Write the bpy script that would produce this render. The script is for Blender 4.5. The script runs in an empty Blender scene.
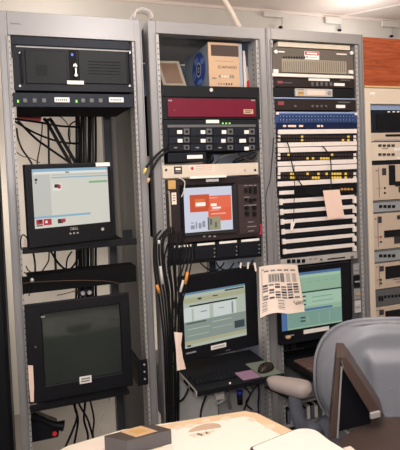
import bpy, bmesh, math, random
from mathutils import Vector, Matrix
random.seed(7)
S = bpy.context.scene
COL = S.collection
PI = math.pi

# ------------------------------------------------------------------ camera
YAW, PITCH, ROLL, F, PPX, PPY = 0.3583229, -0.0394939, -0.0400518, 519.508, 204.020, 193.481
CAM = Vector((0, -2.08978, 1.49278))
fw = Vector((math.sin(YAW)*math.cos(PITCH), math.cos(YAW)*math.cos(PITCH), math.sin(PITCH)))
r0 = Vector((math.cos(YAW), -math.sin(YAW), 0)); u0 = r0.cross(fw)
rt = math.cos(ROLL)*r0 + math.sin(ROLL)*u0
up = -math.sin(ROLL)*r0 + math.cos(ROLL)*u0
cd = bpy.data.cameras.new('camera'); cam = bpy.data.objects.new('camera', cd); COL.objects.link(cam)
cam.matrix_world = Matrix(((rt.x, up.x, -fw.x, CAM.x), (rt.y, up.y, -fw.y, CAM.y), (rt.z, up.z, -fw.z, CAM.z), (0, 0, 0, 1)))
cd.sensor_fit = 'VERTICAL'; cd.sensor_height = 36; cd.lens = 36*F/450
cd.shift_x = -(PPX-200)/450; cd.shift_y = (PPY-225)/450
cd.clip_start = 0.05
S.camera = cam

# survey helpers: where a sight line of the photograph meets a real plane of the room
def ray(x, y): return fw + (x-PPX)/F*rt - (y-PPY)/F*up
def atY(x, y, Y=0.0):
    d = ray(x, y); return CAM + d*((Y-CAM.y)/d.y)
def atZ(x, y, Z):
    d = ray(x, y); return CAM + d*((Z-CAM.z)/d.z)

# ------------------------------------------------------------------ materials
def lin(c):
    c = c/255
    return c/12.92 if c <= .04045 else ((c+.055)/1.055)**2.4
MATS = {}
SCREEN = .92
def mat(name, rgb, rough=.5, metal=0, emit=0, var=.08, scale=30, bump=0, alpha=1, trans=0, coat=0):
    if name in MATS: return MATS[name]
    m = bpy.data.materials.new(name); m.use_nodes = True
    nt = m.node_tree; b = nt.nodes['Principled BSDF']
    col = (lin(rgb[0]), lin(rgb[1]), lin(rgb[2]), 1)
    b.inputs['Base Color'].default_value = col
    b.inputs['Roughness'].default_value = rough
    b.inputs['Metallic'].default_value = metal
    if sum(rgb) < 200 and not emit: b.inputs['Specular IOR Level'].default_value = .22
    if coat: b.inputs['Coat Weight'].default_value = coat
    if trans: b.inputs['Transmission Weight'].default_value = trans
    if alpha < 1: b.inputs['Alpha'].default_value = alpha
    if emit:
        b.inputs['Base Color'].default_value = (.004, .004, .004, 1)
        b.inputs['Emission Color'].default_value = col
        b.inputs['Emission Strength'].default_value = emit
    elif var:
        tc = nt.nodes.new('ShaderNodeTexCoord'); no = nt.nodes.new('ShaderNodeTexNoise')
        no.inputs['Scale'].default_value = scale; no.inputs['Detail'].default_value = 4
        mx = nt.nodes.new('ShaderNodeMix'); mx.data_type = 'RGBA'
        mx.inputs[6].default_value = tuple(c*(1-var) for c in col[:3])+(1,)
        mx.inputs[7].default_value = tuple(min(1, c*(1+var)) for c in col[:3])+(1,)
        nt.links.new(tc.outputs['Object'], no.inputs['Vector'])
        nt.links.new(no.outputs['Fac'], mx.inputs[0])
        nt.links.new(mx.outputs[2], b.inputs['Base Color'])
        if bump:
            bp = nt.nodes.new('ShaderNodeBump'); bp.inputs['Strength'].default_value = bump
            bp.inputs['Distance'].default_value = .002
            nt.links.new(no.outputs['Fac'], bp.inputs['Height']); nt.links.new(bp.outputs['Normal'], b.inputs['Normal'])
    MATS[name] = m
    return m

WALL = mat('wall_paint', (204, 199, 191), .8, var=.04, scale=6)
CEIL = mat('ceiling_paint', (222, 208, 200), .85, var=.03, scale=8)
FLOOR = mat('floor_tile', (120, 116, 112), .5, var=.12, scale=4)
GREY = mat('rack_paint', (144, 142, 143), .42, .25, var=.05, scale=14)
GREYD = mat('rack_rail', (176, 173, 171), .5, .2, var=.05, scale=14)
HOLE = mat('hole_black', (22, 22, 24), .8, var=0)
PANELD = mat('side_panel_dark', (72, 72, 76), .5, .1, var=.1, scale=6)
BLUEG = mat('rear_door_bluegrey', (146, 162, 188), .5, .1, var=.08, scale=6)
BLK = mat('black_plastic', (18, 19, 24), .5, var=.1, scale=40)
BLK2 = mat('black_metal', (23, 25, 32), .5, .1, var=.1, scale=30)
RHOLE = mat('rail_hole', (72, 72, 74), .8, var=0)
MATTE = mat('matte_black', (9, 9, 11), .9, var=0)
NAVY = mat('blue_black_metal', (26, 31, 42), .5, .1, var=.08, scale=30)
BRN = mat('brown_black_metal', (44, 34, 34), .5, .1, var=.08, scale=30)
SCOPE = mat('dark_aubergine_case', (46, 37, 39), .5, var=.08, scale=30)
WHITE = mat('white_label', (238, 234, 228), .6, var=.02)
CREAM = mat('cream_paint', (214, 200, 182), .5, var=.05, scale=12)
SILV = mat('silver_metal', (200, 196, 192), .35, .35, var=.05, scale=20)
STRIP = mat('white_metal_strip', (232, 222, 216), .4, var=.04, scale=30)
RED = mat('maroon_panel', (108, 20, 44), .4, var=.08, scale=25)
REDB = mat('bright_red', (200, 40, 46), .5, var=.04)
PINK = mat('pink_red_tag', (214, 40, 84), .5, var=.04)
LEDG = mat('led_green', (150, 235, 90), emit=1.6)
LEDY = mat('led_yellow', (244, 200, 84), emit=1.0)
LEDR = mat('led_red', (200, 40, 46), emit=.7)
LEDB = mat('led_blue', (70, 120, 240), emit=1.2)
OLIVE = mat('olive_grille', (150, 140, 124), .6, var=.08, scale=60)
OLIVED = mat('dark_olive_metal', (92, 84, 76), .55, var=.08, scale=30)
BLUEP = mat('blue_patch', (44, 72, 126), .4, var=.12, scale=60)
BLUED = mat('dark_blue_patch', (22, 34, 66), .4, var=.1, scale=60)
LTB = mat('pale_blue_metal', (150, 170, 206), .4, .2, var=.05)
TAN = mat('tan_card', (206, 170, 128), .7, var=.06, scale=20)
YELN = mat('ochre_note', (202, 160, 96), .7, var=.06, scale=20)
PAPER = mat('paper', (240, 222, 208), .8, var=.03, scale=20)
PAPERP = mat('pinkish_paper', (238, 208, 192), .8, var=.03, scale=20)
PAPERT = mat('aged_paper_edge', (232, 200, 162), .8, var=.08, scale=18)
INK = mat('printed_ink_grey', (126, 120, 118), .8, var=.06)
INKL = mat('printed_ink_pale', (186, 176, 168), .8, var=.06)
INKD = mat('printed_ink_dark', (60, 56, 58), .8, var=.06)
BEIGE = mat('beige_plastic', (198, 164, 132), .5, var=.05, scale=12)
DECK = mat('deck_beige', (196, 178, 160), .45, var=.05, scale=14)
DECKG = mat('deck_grey', (150, 148, 148), .45, var=.05, scale=14)
DECKD = mat('deck_dark_grey', (92, 92, 94), .45, var=.06, scale=14)
PCG = mat('pale_grey_case', (198, 196, 192), .5, var=.05, scale=12)
PCSIDE = mat('blue_grey_case', (150, 160, 172), .5, .1, var=.06, scale=10)
CHAIRG = mat('chair_grey_plastic', (140, 142, 150), .42, var=.04, scale=30, bump=.05)
ARMG = mat('armrest_grey_vinyl', (158, 146, 142), .6, var=.06, scale=30)
BLUEGREY = mat('chair_base_grey', (104, 108, 120), .5, var=.05)
BROWN = mat('brown_vinyl', (96, 70, 58), .4, var=.12, scale=24)
BROWND = mat('dark_brown_laminate', (74, 61, 57), .4, var=.15, scale=14)
BROWNM = mat('mid_brown_vinyl', (80, 64, 58), .42, var=.1, scale=24)
GREYBOX = mat('charcoal_board', (92, 88, 90), .6, var=.06)
BOXTOP = mat('box_top_brown_grey', (82, 70, 64), .6, var=.06)
TABLE = mat('table_laminate', (236, 226, 206), .5, var=.03, scale=8)
GLASS = mat('crt_glass', (46, 52, 50), .16, var=.05, scale=3, coat=.3)
CABLE = mat('black_cable', (20, 20, 22), .45, var=.1)
CABLEG = mat('grey_cable', (120, 118, 116), .5, var=.1)
CABLEB = mat('brown_cable', (74, 56, 46), .5, var=.1)
CABLEW = mat('white_cable', (214, 210, 204), .5, var=.05)
PIPEM = mat('ivory_pipe', (232, 216, 200), .5, var=.03)
CLEAR = mat('clear_plastic', (216, 206, 204), .25, alpha=.5, var=0)
ORANGE = mat('orange_band', (214, 140, 60), .5, var=.05)
YELLOW = mat('yellow_sleeve', (226, 206, 120), .5, var=.05)
KEY = mat('key_plastic', (66, 50, 46), .5, var=.08)
MAUVE = mat('mauve_card', (152, 120, 146), .5, var=.15, scale=40)
GREENP = mat('green_mousepad', (112, 122, 108), .7, var=.06)
BLUEC = mat('blue_connector', (40, 62, 170), .4, var=.05)

# wood grain
def wood():
    m = bpy.data.materials.new('cherry_wood'); m.use_nodes = True; nt = m.node_tree; b = nt.nodes['Principled BSDF']
    tc = nt.nodes.new('ShaderNodeTexCoord'); mp = nt.nodes.new('ShaderNodeMapping'); mp.inputs['Scale'].default_value = (3, 3, 26)
    no = nt.nodes.new('ShaderNodeTexNoise'); no.inputs['Scale'].default_value = 2.2; no.inputs['Detail'].default_value = 6; no.inputs['Distortion'].default_value = 1.4
    cr = nt.nodes.new('ShaderNodeValToRGB')
    cr.color_ramp.elements[0].position = .32; cr.color_ramp.elements[0].color = (lin(132), lin(58), lin(30), 1)
    cr.color_ramp.elements[1].position = .7; cr.color_ramp.elements[1].color = (lin(176), lin(88), lin(50), 1)
    nt.links.new(tc.outputs['Object'], mp.inputs['Vector']); nt.links.new(mp.outputs[0], no.inputs['Vector'])
    nt.links.new(no.outputs['Fac'], cr.inputs[0]); nt.links.new(cr.outputs[0], b.inputs['Base Color'])
    b.inputs['Roughness'].default_value = .4
    return m
WOOD = wood()

def screen_mat(name, rgb, e=.9):
    return mat('lit_'+name, rgb, .3, emit=e*SCREEN)

# ------------------------------------------------------------------ mesh builder
class MB:
    def __init__(s): s.v = []; s.f = []; s.m = []; s.sm = []; s.mats = []
    def mi(s, m):
        if m not in s.mats: s.mats.append(m)
        return s.mats.index(m)
    def add(s, vs, fs, m, smooth=False):
        o = len(s.v); k = s.mi(m)
        s.v += [tuple(v) for v in vs]
        for f in fs: s.f.append([i+o for i in f]); s.m.append(k); s.sm.append(smooth)
        return s
    def box(s, x0, x1, y0, y1, z0, z1, m):
        x0, x1 = sorted((x0, x1)); y0, y1 = sorted((y0, y1)); z0, z1 = sorted((z0, z1))
        return s.add([(x0,y0,z0),(x1,y0,z0),(x1,y1,z0),(x0,y1,z0),(x0,y0,z1),(x1,y0,z1),(x1,y1,z1),(x0,y1,z1)],
              [(3,2,1,0),(4,5,6,7),(0,1,5,4),(1,2,6,5),(2,3,7,6),(3,0,4,7)], m)
    def prism(s, poly, z0, z1, m):                 # poly in XY
        n = len(poly)
        a = sum(poly[i][0]*poly[(i+1)%n][1]-poly[(i+1)%n][0]*poly[i][1] for i in range(n))
        if a < 0: poly = poly[::-1]
        vs = [(x,y,z0) for x,y in poly]+[(x,y,z1) for x,y in poly]
        return s.add(vs, [list(range(n))[::-1], list(range(n,2*n))]+[(i,(i+1)%n,(i+1)%n+n,i+n) for i in range(n)], m)
    def prismY(s, poly, y0, y1, m):                # poly in XZ, front at y0
        n = len(poly)
        a = sum(poly[i][0]*poly[(i+1)%n][1]-poly[(i+1)%n][0]*poly[i][1] for i in range(n))
        if a < 0: poly = poly[::-1]
        vs = [(x,y0,z) for x,z in poly]+[(x,y1,z) for x,z in poly]
        return s.add(vs, [list(range(n)), list(range(n,2*n))[::-1]]+[(i+n,(i+1)%n+n,(i+1)%n,i) for i in range(n)], m)
    def hexa(s, a, b, m):                          # two quads of 3-D points, a front, b back
        vs = list(a)+list(b)
        return s.add(vs, [(0,1,2,3),(7,6,5,4),(0,4,5,1),(1,5,6,2),(2,6,7,3),(3,7,4,0)], m)
    def cyl(s, p, q, r, m, n=12, r2=None):
        p = Vector(p); q = Vector(q); d = (q-p).normalized(); r2 = r if r2 is None else r2
        a = d.cross(Vector((0,0,1)) if abs(d.z) < .9 else Vector((1,0,0))).normalized(); b = d.cross(a)
        vs = []
        for c, R in ((p, r), (q, r2)):
            for i in range(n):
                t = 2*PI*i/n; vs.append(c+a*(R*math.cos(t))+b*(R*math.sin(t)))
        o = len(s.v)
        s.add(vs, [(i,(i+1)%n,(i+1)%n+n,i+n) for i in range(n)], m, True)
        k = s.mi(m); s.f.append([o+i for i in range(n)][::-1]); s.m.append(k); s.sm.append(False)
        s.f.append([o+n+i for i in range(n)]); s.m.append(k); s.sm.append(False)
        return s
    def tube(s, pts, r, m, n=7, sub=5, rr=None):
        P = [Vector(p) for p in pts]; Q = []
        for i in range(len(P)-1):
            p0 = P[max(i-1,0)]; p1 = P[i]; p2 = P[i+1]; p3 = P[min(i+2,len(P)-1)]
            for k in range(sub):
                t = k/sub
                Q.append(.5*((2*p1)+(p2-p0)*t+(2*p0-5*p1+4*p2-p3)*t*t+(3*p1-p0-3*p2+p3)*t**3))
        Q.append(P[-1]); vs = []; a = None
        for i, c in enumerate(Q):
            d = (Q[min(i+1,len(Q)-1)]-Q[max(i-1,0)]).normalized()
            if a is None: a = d.cross(Vector((0,1,0)) if abs(d.y) < .9 else Vector((1,0,0))).normalized()
            a = (a-d*a.dot(d)).normalized(); b = d.cross(a)
            R = r if rr is None else r*rr(i/(len(Q)-1))
            vs += [c+a*(R*math.cos(2*PI*j/n))+b*(R*math.sin(2*PI*j/n)) for j in range(n)]
        fs = [(i*n+j, i*n+(j+1)%n, (i+1)*n+(j+1)%n, (i+1)*n+j) for i in range(len(Q)-1) for j in range(n)]
        fs += [list(range(n))[::-1], [len(Q)*n-n+j for j in range(n)]]
        return s.add(vs, fs, m, True)
    def ball(s, c, rx, ry, rz, m, nu=14, nv=9):
        vs = []; c = Vector(c)
        for j in range(1, nv):
            ph = PI*j/nv
            for i in range(nu):
                t = 2*PI*i/nu; vs.append(c+Vector((rx*math.sin(ph)*math.cos(t), ry*math.sin(ph)*math.sin(t), rz*math.cos(ph))))
        vs += [c+Vector((0,0,rz)), c-Vector((0,0,rz))]; T = len(vs)-2
        fs = [(j*nu+i, (j+1)*nu+i, (j+1)*nu+(i+1)%nu, j*nu+(i+1)%nu) for j in range(nv-2) for i in range(nu)]
        fs += [(T, i, (i+1)%nu) for i in range(nu)]+[(T+1, (nv-2)*nu+(i+1)%nu, (nv-2)*nu+i) for i in range(nu)]
        return s.add(vs, fs, m, True)
    def build(s, name, parent=None, bevel=0, loc=None, origin=True, seg=2):
        me = bpy.data.meshes.new(name)
        off = Vector((0,0,0))
        if parent is None and origin and s.v:      # a loose thing: origin at its base
            xs = [v[0] for v in s.v]; ys = [v[1] for v in s.v]; zs = [v[2] for v in s.v]
            off = Vector(((min(xs)+max(xs))/2, (min(ys)+max(ys))/2, min(zs)))
        me.from_pydata([tuple(Vector(v)-off) for v in s.v], [], s.f)
        for m in s.mats: me.materials.append(m)
        for i, p in enumerate(me.polygons): p.material_index = s.m[i]; p.use_smooth = s.sm[i]
        me.update()
        o = bpy.data.objects.new(name, me); COL.objects.link(o)
        if parent: o.parent = parent
        o.location = off if loc is None else loc
        if bevel:
            b = o.modifiers.new('bevel', 'BEVEL'); b.width = bevel; b.segments = seg; b.limit_method = 'ANGLE'; b.angle_limit = .7
        return o

def tag(o, label, cat, group=None, kind=None):
    if label: o['label'] = label
    if cat: o['category'] = cat
    if group: o['group'] = group
    if kind: o['kind'] = kind
    return o
def thing(name, label, cat, loc=(0,0,0), rz=0, group=None):
    o = bpy.data.objects.new(name, None); COL.objects.link(o); o.empty_display_size = .02
    o.location = loc; o.rotation_euler = (0,0,rz)
    return tag(o, label, cat, group)
def struct(o): o['kind'] = 'structure'; return o
def B(*a): return MB().box(*a)

def text(name, body, size, m, parent, loc, rot=(PI/2,0,0), depth=.0004, align='CENTER'):
    c = bpy.data.curves.new(name, 'FONT'); c.body = body; c.size = size; c.extrude = depth; c.align_x = align; c.align_y = 'CENTER'
    t = bpy.data.objects.new(name, c); COL.objects.link(t)
    bpy.context.view_layer.update()
    me = bpy.data.meshes.new_from_object(t.evaluated_get(bpy.context.evaluated_depsgraph_get()))
    bpy.data.objects.remove(t)
    o = bpy.data.objects.new(name, me); COL.objects.link(o); me.materials.clear(); me.materials.append(m)
    o.parent = parent; o.location = loc; o.rotation_euler = rot
    return o

# ------------------------------------------------------------------ the room
WY, CZ = 1.40, 2.688
struct(B(-3.2, 4.6, -4.2, 2.0, -.1, 0, FLOOR).build('floor'))
struct(B(-3.2, 4.6, -4.2, WY+.1, CZ, CZ+.1, CEIL).build('ceiling'))
struct(B(-3.2, 4.6, WY, WY+.1, 0, CZ, WALL).build('wall_back'))
struct(B(-3.3, -3.2, -4.2, WY+.1, 0, CZ, WALL).build('wall_left'))
struct(B(4.6, 4.7, -4.2, WY+.1, 0, CZ, WALL).build('wall_right'))
struct(B(-3.2, 4.6, -4.3, -4.2, 0, CZ, WALL).build('wall_front'))
tr = MB(); tr.box(-3.2, 4.6, WY-.012, WY, CZ-.022, CZ, CEIL)
struct(tr.build('trim_1'))
sm = MB(); a = atZ(345, 16, CZ-.004); b_ = atZ(403, 4.5, CZ-.004); w = Vector((.012, .003, 0))
sm.hexa([a-w, a+w, b_+w, b_-w], [p-Vector((0,0,-.004)) for p in (a-w, a+w, b_+w, b_-w)], STRIP)
struct(sm.build('trim_2'))

# hooks hanging from wall brackets near the ceiling
for (xa, ya, xb, yb, hx, hy, lab) in ((265,9,285,17,281,27,'grey bracket with black hook high on wall, above the middle and right racks'),
                                 (327,16.5,343,23.5,340,30,'grey bracket with black hook high on wall, above the right end of the right rack'),
                                 (384,22,401,27,392,36,'grey bracket with black hook high on wall, above the cherry wood panel')):
    Yb = WY-.05
    A = atY(xa, ya, Yb); Bq = atY(xb, yb, Yb); H = atY(hx, hy, Yb)
    t = thing('wall_bracket', lab, 'bracket', (A.x, WY-.014, Bq.z), 0, 'brackets with hooks under the ceiling')
    w = Bq.x-A.x
    MB().box(0, w, -.022, 0, 0, CZ-.024-Bq.z if CZ-.024-Bq.z > .03 else .03, WALL).build('bracket_plate', t, .002)
    hh = H.x-A.x
    MB().tube([(hh+.02, -.012, .001), (hh+.02, -.02, -.03), (hh+.006, -.03, H.z-Bq.z)], .0035, GREYD).build('hanger_rod', t)
    MB().ball((hh, -.03, H.z-Bq.z), .018, .014, .01, BLK).build('hook', t)

# ------------------------------------------------------------------ racks
TOP = 2.125; DEP = .74
RK = [(-.006, .536), (.562, 1.107), (1.107, 1.622)]
def rack(i, label, bar_h, right_panel, rear_panel, left_panel=None):
    x0, x1 = RK[i]
    t = thing('equipment_rack', label, 'rack', (x0, 0, 0), 0, 'row of grey equipment racks')
    W = x1-x0; fw_ = (.030, .036, .022)[i]; fl = (.009, .013, .013)[i]
    pb = MB()
    for side in (0, 1):
        s = 1 if side == 0 else -1; e = 0 if side == 0 else W
        p = MB()
        p.box(e, e+s*fw_, -.006, .05, 0, TOP, GREY)
        p.box(e+s*.001, e+s*.0055, -.012, -.006, 0, TOP-.0, GREY)
        p.box(e+s*(fw_-.006), e+s*(fw_-.0015), -.012, -.006, 0, TOP-bar_h, GREY)
        p.box(e+s*.004, e+s*(fw_-.002), .05, .07, 0, TOP, GREYD)
        p.build('front_post', t, .0012)
        q = MB()
        q.box(e+s*(fw_+.0005), e+s*(fw_+fl), .002, .006, .08, TOP-bar_h, GREYD)
        q.box(e+s*(fw_+fl-.004), e+s*(fw_+fl), .006, .085, .08, TOP-bar_h, GREYD)
        hx = e+s*(fw_+fl)
        z = .1
        while z < TOP-bar_h-.02:
            q.box(hx, hx+s*.0006, .032, .041, z, z+.006, RHOLE); q.box(e+s*(fw_+fl*.4), e+s*(fw_+fl*.75), .0012, .002, z, z+.006, RHOLE); z += .022225
        q.build('mounting_rail', t)
        r = MB(); r.box(e, e+s*.05, DEP-.05, DEP, 0, TOP, PANELD); r.build('rear_post', t)
    b = MB(); b.box(fw_, W-fw_, -.008, .05, TOP-bar_h, TOP, GREY); b.build('top_bar', t, .0015)
    b = MB(); b.box(fw_, W-fw_, -.004, .05, 0, .08, GREY); b.build('bottom_bar', t, .0015)
    b = MB(); b.box(.006, W-.006, .051, DEP-.002, TOP-.012, TOP-.002, GREYD); b.build('roof_panel', t)
    b = MB(); b.box(.052, W-.052, .051, DEP-.06, .05, .062, GREYD); b.build('floor_panel', t)
    if right_panel:
        b = MB(); b.box(W-.014, W-.008, .072, DEP-.051, .02, TOP-.013, right_panel); b.build('side_panel', t)
    if left_panel:
        b = MB(); b.box(.008, .014, .072, DEP-.051, .02, TOP-.013, left_panel); b.build('side_panel', t)
    if rear_panel:
        b = MB(); b.box(.052, W-.052, DEP-.02, DEP-.012, rear_panel[1], TOP-.02, rear_panel[0]); b.build('rear_panel', t)
    return t
R1 = rack(0, 'leftmost grey rack, holding a slim monitor above a big dark glass monitor', .088, PANELD, None)
R2 = rack(1, 'middle grey rack, holding the maroon unit and the red lit picture monitor', .05, BLUEG, (BLUEG, 1.80))
R3 = rack(2, 'grey rack just left of the wood panel, filled with yellow lit switchers', .047, PANELD, (PANELD, .1))
bd = MB(); A = atY(10, 20, -.008); bd.box(.036, .075, -.0095, -.0082, 1.985+.088+.004, 1.985+.088+.018, DECKG); bd.box(.036, .07, -.0098, -.0095, 1.985+.088+.004, 1.985+.088+.007, INK)
bd.build('maker_plate', R1, loc=(.006, 0, 0))

# ------------------------------------------------------------------ rack units
class Unit:
    """a rack unit whose front lies on the plane Y=Yf; px rectangle xl..xr, yt..yb read at its centre"""
    def __init__(s, name, label, cat, xl, xr, yt, yb, panel, Yf=-.010, depth=.30, chassis=None, group=None, body=True, pname='front_panel', inset=.0):
        xc = (xl+xr)/2; ym = (yt+yb)/2
        s.Yf = Yf
        s.X0 = atY(xl, ym, Yf).x; s.X1 = atY(xr, ym, Yf).x
        s.Z1 = atY(xc, yt, Yf).z-.0006; s.Z0 = atY(xc, yb, Yf).z+.0006
        s.cx = (s.X0+s.X1)/2; s.w = s.X1-s.X0; s.h = s.Z1-s.Z0
        s.root = thing(name, label, cat, (s.cx, Yf, s.Z0), 0, group)
        s.n = 0
        if panel:
            MB().box(-s.w/2, s.w/2, 0, .006, 0, s.h, panel).build(pname, s.root, .0012)
        if body:
            i = [r for r in RK if r[0]-.03 < s.cx < r[1]+.03]
            c0, c1 = (i[0][0]+.054, i[0][1]-.054) if i else (s.X0+.02, s.X1-.02)
            ch = MB().box(max(c0-s.cx, -s.w/2), min(c1-s.cx, s.w/2), .0065, depth, .001, s.h-.001, MATTE if (chassis is None or chassis in (BLK, BLK2)) else chassis); ch.build('chassis', s.root)
    def xz(s, x, y):
        p = atY(x, y, s.Yf); return p.x-s.cx, p.z-s.Z0
    def rect(s, x0, y0, x1, y1):
        a = s.xz(x0, (y0+y1)/2); b = s.xz(x1, (y0+y1)/2); m = s.xz((x0+x1)/2, y0); n = s.xz((x0+x1)/2, y1)
        return a[0], b[0], n[1], m[1]
    def put(s, mb, x0, y0, x1, y1, m, out=.001, back=.0):
        X0, X1, Z0, Z1 = s.rect(x0, y0, x1, y1)
        mb.box(X0, X1, -out, back, max(Z0, 0), min(Z1, s.h) if s.h else Z1, m)
        return mb
    def part(s, name, x0, y0, x1, y1, m, out=.001, bevel=0, label=None):
        o = s.put(MB(), x0, y0, x1, y1, m, out).build(name, s.root, bevel)
        if label: o['label'] = label
        return o

def rowpx(u, mb, xs, y0, y1, w, m, out=.001):
    for x in xs: u.put(mb, x-w/2, y0, x+w/2, y1, m, out)
    return mb

# ================================================================== LEFT RACK
u = Unit('blank_panel', 'blue-black blank panel at the very top of the left rack', 'panel', 12, 129, 38.5, 47, NAVY, Yf=-.009, depth=.05, chassis=NAVY)
u = Unit('rack_server', 'black server with two dark front doors and a key in its lock', 'server', 13, 132.5, 47, 91.5, BLK2, depth=.45)
mb = MB(); u.put(mb, 16, 48.3, 131, 49.6, DECKG, .002); mb.build('trim_line', u.root)
for (a, b, side) in ((25.5, 67, 0), (78.5, 127, 1)):
    d = u.put(MB(), a, 51, b, 84, BLK, .006).build('front_door', u.root, .002)
    g = MB()
    if side == 0:
        for gx in range(6):
            for gy in range(5): u.put(g, 36+gx*2, 65+gy*2.4, 37+gx*2, 66.4+gy*2.4, HOLE, .0068, -.0062)
    else:
        for gy in range(5): u.put(g, 88, 62+gy*3, 120, 62.7+gy*3, HOLE, .0068, -.0062)
    g.build('vent_holes', d)
mb = u.put(MB(), 69, 50, 77, 80, HOLE, .001); mb.build('centre_strip', u.root)
u.part('power_light', 71, 53.5, 73.2, 56, LEDB, .003)
kx, kz = u.xz(75, 66)
k = MB(); k.cyl((kx, -.001, kz), (kx, -.008, kz), .007, SILV); k.box(kx-.0012, kx+.0012, -.022, -.008, kz-.006, kz+.006, SILV); lock = k.build('lock', u.root)
k = MB(); k.box(kx-.0025, kx+.0025, -.02, -.017, kz-.034, kz-.012, SILV); k.cyl((kx, -.02, kz-.038), (kx, -.017, kz-.038), .006, SILV); k.build('key', lock)
u.part('name_label', 67, 81, 83.5, 84.6, WHITE, .0075)
mb = MB()
for X in (20, 129.5):
    for Y in (53, 86):
        a, c = u.xz(X, Y); MB().cyl((a, -.004, c), (a, -.0001, c), .004, SILV).build('screw', u.root)
for X in (22.5, 129.5):
    a, c1 = u.xz(X, 82); _, c2 = u.xz(X, 54)
    MB().tube([(a, 0, c1), (a, -.012, c1+.004), (a, -.012, c2-.004), (a, 0, c2)], .003, BLK, sub=3).build('pull_handle', u.root)

u = Unit('video_converter', 'thin black one-unit box with green lights and two white labels in left rack', 'rack unit', 13, 133.5, 93.3, 107.2, NAVY, depth=.34, chassis=BLK)
for a in (18, 76.5): u.part('indicator_light', a-.8, 100, a+.8, 102.6, LEDG, .002)
for a in (25, 34.5, 44, 83, 91.5, 100.5): 
    b = u.put(MB(), a-2, 98.6, a+2, 102.6, DECKD, .004).build('push_button', u.root, .001)
for a, b in ((54.5, 69.5), (109, 123.5)):
    l = u.part('name_label', a, 97.4, b, 102.2, WHITE, .0012)
    m = MB()
    for q in range(6): u.put(m, a+1.5+q*(b-a-3)/6, 99, a+1.5+(q+.6)*(b-a-3)/6, 100.8, INK, .0016, -.0012)
    m.build('printing', l)

def cable(name, pts, r, m, label, group=None, cat='cable', sub=5):
    o = MB().tube(pts, r, m, sub=sub).build(name)
    return tag(o, label, cat, group)
def pxl(pts): return [atY(x, y, Y) for x, y, Y in pts]

# cables behind the left rack, upper gap
Cb = 'black cables crossing the upper gap of the left rack'
cable('cable', pxl([(15,119,.32),(40,122.5,.40),(60,126,.44),(79,127,.46)]), .0052, CABLE, 'topmost black cable running almost level across the upper gap of the left rack', Cb)
cable('cable', pxl([(15,121.5,.36),(35,133,.42),(60,142,.46),(79,143.5,.48)]), .0048, CABLE, 'black cable sagging to the right across the upper gap of the left rack', Cb)
cable('cable', pxl([(18,121,.40),(35,138,.44),(50,149,.46),(70,163,.46),(80,172,.46)]), .0056, CABLE, 'black cable sloping from rack edge down behind the slim monitor', Cb)
for i, dx in enumerate((0, 5.5)):
    cable('cable', pxl([(44+dx,118.6,.33),(48+dx,124,.34),(58+dx,142,.34),(70+dx,163,.34),(75+dx,176,.34)]), .008, CABLE, ('left' if i == 0 else 'right')+' one of two thick black cables dropping steeply behind the slim monitor', Cb)
cable('cable', pxl([(48,118.4,.30),(48,122,.30),(48.5,140,.30),(49,164,.30),(49,178,.30)]), .0046, CABLE, 'black cable hanging plumb in the upper gap of the left rack', Cb)
cable('cable', pxl([(42,121.5,.45),(42,130,.45),(40,146,.45),(37.5,160,.45),(37,172,.45)]), .003, CABLEB, 'thin brown cable hanging down beside the plumb black one, left rack')
cable('cable', pxl([(16.5,128,.11),(18,138,.11),(22,149,.10),(29,159,.10),(34,168,.10)]), .0038, CABLE, 'black cable from the left post down to the slim monitor corner', Cb)
cable('cable', pxl([(76,121,.50),(70,125,.52),(68.5,135,.52),(71,143,.52),(77,144,.50)]), .0036, CABLE, 'small black cable loop left of the vertical cable bundle, left rack', Cb)
cable('cable', pxl([(57,114,.55),(66,122,.56),(70,132,.56),(69,150,.56),(72,168,.56)]), .003, CABLEG, 'thin grey cable bending down left of the vertical bundle, left rack')
cable('cable', pxl([(14,150,.30),(22,156,.32),(30,158,.34),(40,163,.34)]), .002, CABLEB, 'thin brown cable near the left post above the slim monitor, left rack')
rng = random.Random(3)
for i in range(9):
    x = 76.5+i*2.35; Y = .60-.012*(i%3)
    pts = [(x+rng.uniform(-.5,.5), y, Y) for y in (108, 140, 180, 225, 262, 300)]
    m = CABLE if i not in (4, 7) else PANELD
    cable('cable', pxl(pts), .0062, m, 'black cable in the vertical bundle at the back right of the left rack', 'vertical cable bundle at the back of the left rack')
# red ribbon over the rear
rb = MB(); P = [atY(x, y, .48) for x, y in ((17,115),(42,114),(41,121),(30,121.5),(17,118))]
rb.prismY([(p.x, p.z) for p in P], .48, .51, REDB); tag(rb.build('red_case'), 'dull red case peeking out under the thin black box, left rack', 'case')

# slim LCD monitor
mon = thing('computer_monitor', 'slim black computer monitor with a lit pale desktop screen on the left rack shelf', 'monitor', (.217, -.100, 1.249), math.radians(14))
W_, H_ = .330, .300
mon.rotation_euler = (0, math.radians(-.3), math.radians(14))
body = MB(); body.box(-W_/2, W_/2, 0, .03, 0, H_, BLK); body.build('bezel', mon, .004)
MB().box(-W_*.38, W_*.38, .0305, .055, .03, H_-.04, BLK).build('back_housing', mon, .006)
MB().box(-.04, .04, .0555, .150, .012, .030, BLK).build('stand_arm', mon); MB().box(-.06, .06, .1505, .200, -.0215, .045, BLK).build('stand_foot', mon)
sx0, sx1, sz0, sz1 = -W_/2+.024, W_/2-.015, .068, H_-.018
sc = MB()
PALE = screen_mat('desktop', (222, 220, 208), .95); LB = screen_mat('bar_blue', (150, 190, 216), .9); LG = screen_mat('bar_green', (140, 196, 140), .85)
LGR = screen_mat('pane_grey', (208, 208, 200), .9); LR = screen_mat('thumb_red', (200, 50, 70), .8); LD = screen_mat('thumb_dark', (70, 66, 70), .4); LW = screen_mat('pane_white', (240, 238, 230), .95)
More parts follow.
